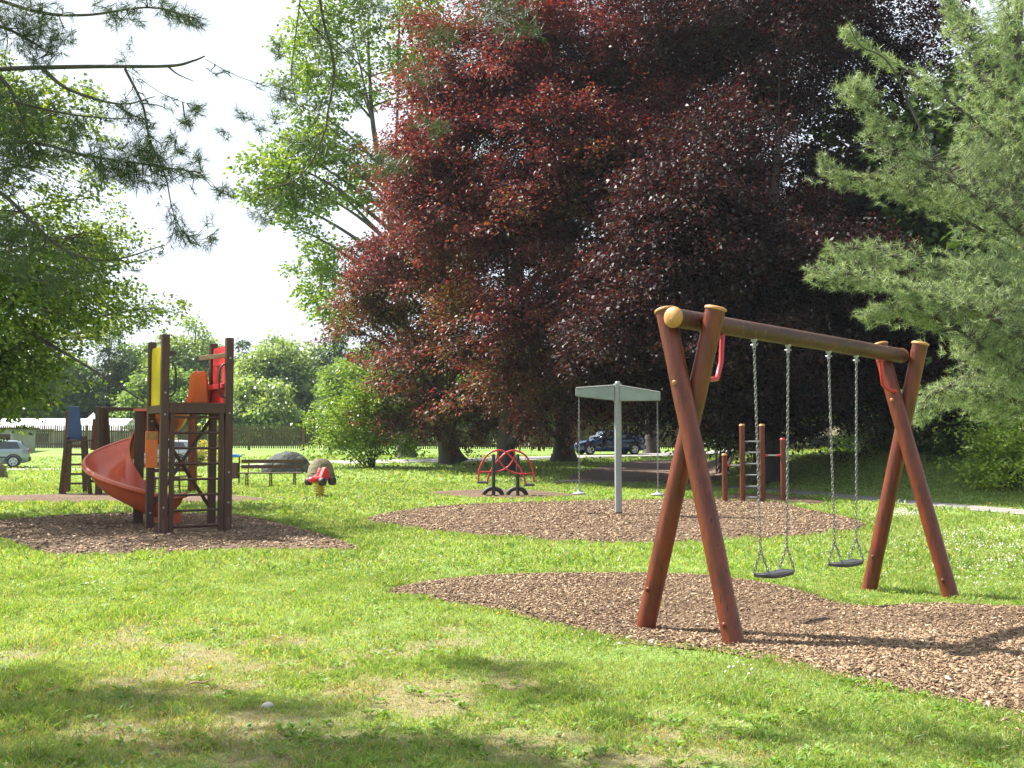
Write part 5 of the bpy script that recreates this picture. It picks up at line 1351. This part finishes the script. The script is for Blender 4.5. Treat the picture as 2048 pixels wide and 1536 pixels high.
boughsR = [
    (wl([(2060, 460), (1945, 385), (1860, 180 + 110), (1780, 130), (1720, 90), (1690, 30)], dR - .3), .028, 0, .2),
    (wl([(2050, 330), (1960, 250), (1870, 180), (1790, 125), (1690, 55)], dR), .03, 380, .22),
    (wl([(2062, 480), (1946, 390), (1861, 332), (1810, 308), (1758, 250), (1721, 191), (1717, 160)], dR - .8), .034, 620, .24),
    (wl([(2062, 520), (1930, 440), (1827, 383), (1758, 359), (1673, 349), (1632, 308)], dR - .4), .028, 430, .19),
    (wl([(2055, 250), (1990, 150), (1930, 60), (1880, -40)], dR), .03, 380, .28),
    (wl([(2070, 200), (2028, 85), (2010, -60)], dR), .03, 260, .35),
    (wl([(2070, 620), (1950, 560), (1850, 530), (1740, 500), (1660, 492)], dR - 1.0), .032, 620, .24),
    (wl([(2075, 690), (1950, 620), (1850, 590), (1740, 555), (1630, 540)], dR - 1.6), .032, 640, .23),
    (wl([(2080, 760), (1960, 690), (1880, 640), (1800, 620), (1730, 625)], dR - 1.2), .03, 420, .22),
    (wl([(2085, 820), (1990, 790), (1920, 770), (1860, 790), (1840, 830)], dR - .8), .03, 420, .24)]
blobsR = [E(2010, 250, dR, 95, 110, 1.0, 900), E(1990, 130, dR, 75, 75, .8, 420), E(1950, 330, dR - .3, 90, 60, .8, 480), E(1900, 410, dR - .4, 75, 35, .6, 250), E(2040, 420, dR - .6, 80, 110, 1.0, 650), E(1960, 540, dR - .8, 110, 48, .8, 560),
          E(2020, 620, dR - 1.2, 90, 90, 1, 760), E(1930, 600, dR - 1.4, 80, 40, .7, 330), E(1970, 690, dR - 1.0, 80, 60, .9, 420), E(2030, 760, dR - 1.0, 80, 70, .9, 520), E(1930, 790, dR - .5, 70, 38, .7, 280), E(2010, 820, dR - .5, 80, 34, .7, 280), E(2120, 450, dR, 100, 330, 1.4, 1300)]
pine('white_pine', 'soft pale green white pine sweeping in from the right side', bR, [(bR, .26), (tuple(W(2085, 700, dR)), .22), (tuple(W(2070, 520, dR)), .17), (tuple(W(2020, 330, dR)), .11), (tuple(W(2030, 130, dR)), .08), (tuple(W(2050, -150, dR)), .04)],
     boughsR, [(c_, r_, int(n_ * .62)) for c_, r_, n_ in blobsR + [E(2010, 40, dR, 70, 60, .8, 320), E(1930, 60, dR, 40, 60, .6, 120)]], .098, 24, .0052, PINE_R, (-.30, -.1, .38), .95)

# near pine hanging into the upper left
bL = (-5.9, 6.0, 0)
d5 = 6.4
def hang(pts, r, n, s_, d=d5): return (wl(pts, d), r, n, s_)
boughsL = [
    ([np.array((-5.9, 6.0, 4.1)), *wl([(-200, 150), (0, 138), (180, 133), (335, 132), (385, 122), (410, 112)], d5)], .021, 0, .1),
    hang([(335, 132), (355, 148), (388, 163)], .007, 0, .1),
    hang([(85, 138), (140, 180), (240, 208), (310, 193)], .014, 14, .07),
    hang([(232, 210), (262, 228), (292, 240)], .007, 14, .05),
    hang([(28, 203), (120, 225), (210, 236), (290, 238)], .009, 26, .08),
    hang([(-120, 90), (0, 155), (40, 225), (55, 290)], .018, 16, .08),
    hang([(250, 138), (285, 210), (300, 280), (330, 350), (345, 420), (365, 465)], .009, 60, .10),
    hang([(-100, 290), (60, 285), (170, 310), (300, 330), (400, 345)], .014, 90, .12),
    hang([(-100, 330), (0, 385), (60, 440), (130, 500), (220, 520), (330, 490)], .016, 46, .15),
    hang([(-100, -40), (60, 20), (170, 30), (300, 15), (400, 40)], .014, 80, .09),
    hang([(-100, 20), (20, 60), (90, 100), (110, 110)], .012, 60, .12),
    hang([(410, 118), (470, 150), (540, 175)], .002, 5, .03), hang([(255, 140), (330, 190), (400, 215)], .002, 5, .03),
    hang([(365, 465), (400, 480), (430, 465)], .002, 8, .03)]
loose = [(390, 222, 10), (375, 250, 8), (450, 262, 6), (490, 235, 7), (550, 243, 6), (520, 260, 6), (560, 90, 5), (555, 110, 5), (440, 385, 8), (460, 390, 6), (490, 380, 3), (420, 450, 4), (425, 478, 6), (400, 485, 4), (370, 250, 7), (398, 320, 8), (350, 275, 8), (365, 300, 8), (400, 348, 8), (300, 300, 8), (250, 118, 4), (262, 92, 3)]
blobsL = [E(100, 70, d5, 55, 55, .25, 60), E(30, 50, d5, 60, 60, .3, 60), E(230, 25, d5, 60, 22, .2, 26), E(330, 20, d5, 50, 18, .2, 18), E(150, 270, d5, 70, 30, .25, 40), E(290, 310, d5, 60, 32, .25, 75), E(200, 330, d5, 60, 28, .25, 40), E(250, 350, d5, 70, 24, .2, 50), E(60, 300, d5, 70, 30, .3, 46),
          E(60, 210, d5, 60, 24, .2, 18), E(30, 480, d5, 70, 60, .35, 70), E(100, 560, d5, 60, 30, .3, 30), E(0, 340, d5, 60, 40, .3, 50), E(-120, 250, d5, 120, 220, .6, 260)]
blobsL += [(np.array(W(x, y, d5 + .2)), np.array([.035, .05, .03]) * 1.2, n) for x, y, n in loose]
# the crown above and beside the view, which shades the foreground lawn
def caster(px, py, h, rx, ry, rz_, n):
    g = G(px, py); k = h / math.tan(SUN_EL)
    return (np.array([g.x + SH.x * k, g.y + SH.y * k, h]), np.array([rx, ry, rz_]), n)
shade = [caster(60, 1420, 6.5, .8, .45, .5, 120), caster(300, 1400, 6.8, .7, .35, .4, 130), caster(560, 1420, 6.4, .5, .3, .4, 90), caster(120, 1530, 6.0, .8, .4, .5, 130), caster(420, 1500, 5.8, .7, .4, .4, 130), caster(700, 1490, 5.6, .6, .3, .4, 110), caster(930, 1500, 5.4, .5, .3, .3, 90),
         caster(1010, 1340, 6.2, .45, .30, .3, 80), caster(1080, 1390, 6.0, .4, .3, .3, 60), caster(1180, 1480, 5.6, .3, .2, .3, 16), caster(1990, 1500, 5.2, .3, .2, .3, 22), caster(0, 1360, 7.2, .6, .4, .4, 70), caster(600, 1570, 5.4, 1.0, .35, .4, 110), caster(-200, 1450, 7, 1.5, 1.2, .8, 260)]
top_b = []
for c, rr, n in shade:
    top_b.append(([np.array((-5.9, 6.0, min(9.5, c[2] + .3))), (np.array((-5.9, 6.0, c[2])) + c) / 2 + np.array([0, 0, .3]), c], .022, 30, .22))
pine('near_pine', 'dark needled pine whose bare branches hang into the upper left corner', bL,
     [(bL, .22), ((-5.9, 6.0, 3.5), .18), ((-5.9, 6.1, 7), .13), ((-5.9, 6.1, 10.5), .05)], boughsL + top_b, [(c_, r_, int(n_ * .95)) for c_, r_, n_ in blobsL] + [(c_, r_ * 1.15, int(n_ * 3.6)) for c_, r_, n_ in shade], .085, 24, .0034, PINE_L, (0, 0, .05), .8)
# a second pine limb hanging from above the frame: its tree stands behind the camera
d6 = 7.2
bB = (-3.2, -3.5, 0)
hb = [
    ([np.array((-3.2, -3.5, 8.6)), np.array((-2.6, 1.5, 8.4)), *wl([(560, -700), (620, -250), (640, 0), (662, 100), (668, 150), (655, 230), (650, 262), (625, 320), (590, 360), (530, 378)], d6)], .016, 0, .08),
    (wl([(600, 0), (590, 80), (583, 140), (590, 195), (605, 225)], d6), .005, 20, .07),
    (wl([(600, 10), (640, 70), (690, 105), (760, 60)], d6), .005, 24, .09),
    (wl([(665, 150), (630, 220), (580, 200), (540, 185)], d6), .004, 26, .07),
    (wl([(667, 150), (700, 170), (780, 215), (870, 200)], d6), .004, 10, .07),
    (wl([(655, 250), (700, 290), (770, 320), (800, 340)], d6), .005, 26, .09),
    (wl([(650, 262), (600, 285), (560, 275)], d6), .004, 26, .07),
    (wl([(590, 360), (560, 400), (545, 440)], d6), .003, 26, .08)]
pine('overhead_pine', 'pine overhead whose single long drooping twig hangs before the green maple', bB,
     [(bB, .25), ((-3.2, -3.5, 5), .2), ((-3.2, -3.5, 9), .14), ((-3.1, -3.4, 13), .05)], hb,
     [E(560, 180, d6, 30, 18, .15, 12), E(770, 330, d6, 60, 22, .2, 30), E(590, 280, d6, 45, 20, .15, 16), E(530, 420, d6, 28, 25, .15, 18), E(1000, 20, d6, 90, 28, .3, 40), E(880, 70, d6, 40, 25, .2, 18), E(1040, 60, d6, 60, 20, .2, 16), E(840, 150, d6, 40, 22, .2, 14), E(740, 15, d6, 60, 22, .2, 20), E(860, 250, d6, 40, 22, .2, 14)],
     .095, 24, .0032, PINE_L, (0, 0, .0), .8)

# ------------------------------------------------------------------ air
m = MB(); m.box((0, 150, 19), (520, 420, 42)); hz = MB()
hm, nt_, b_, o_ = new_mat('air')
nt_.nodes.remove(b_)
pv = nt_.nodes.new("ShaderNodeVolumePrincipled"); pv.inputs["Density"].default_value = .00025; pv.inputs["Color"].default_value = (.80, .90, 1.0, 1); pv.inputs["Anisotropy"].default_value = .0
nt_.links.new(pv.outputs[0], o_.inputs["Volume"])
ho = m.build('haze', hm); prop(ho, kind='stuff')
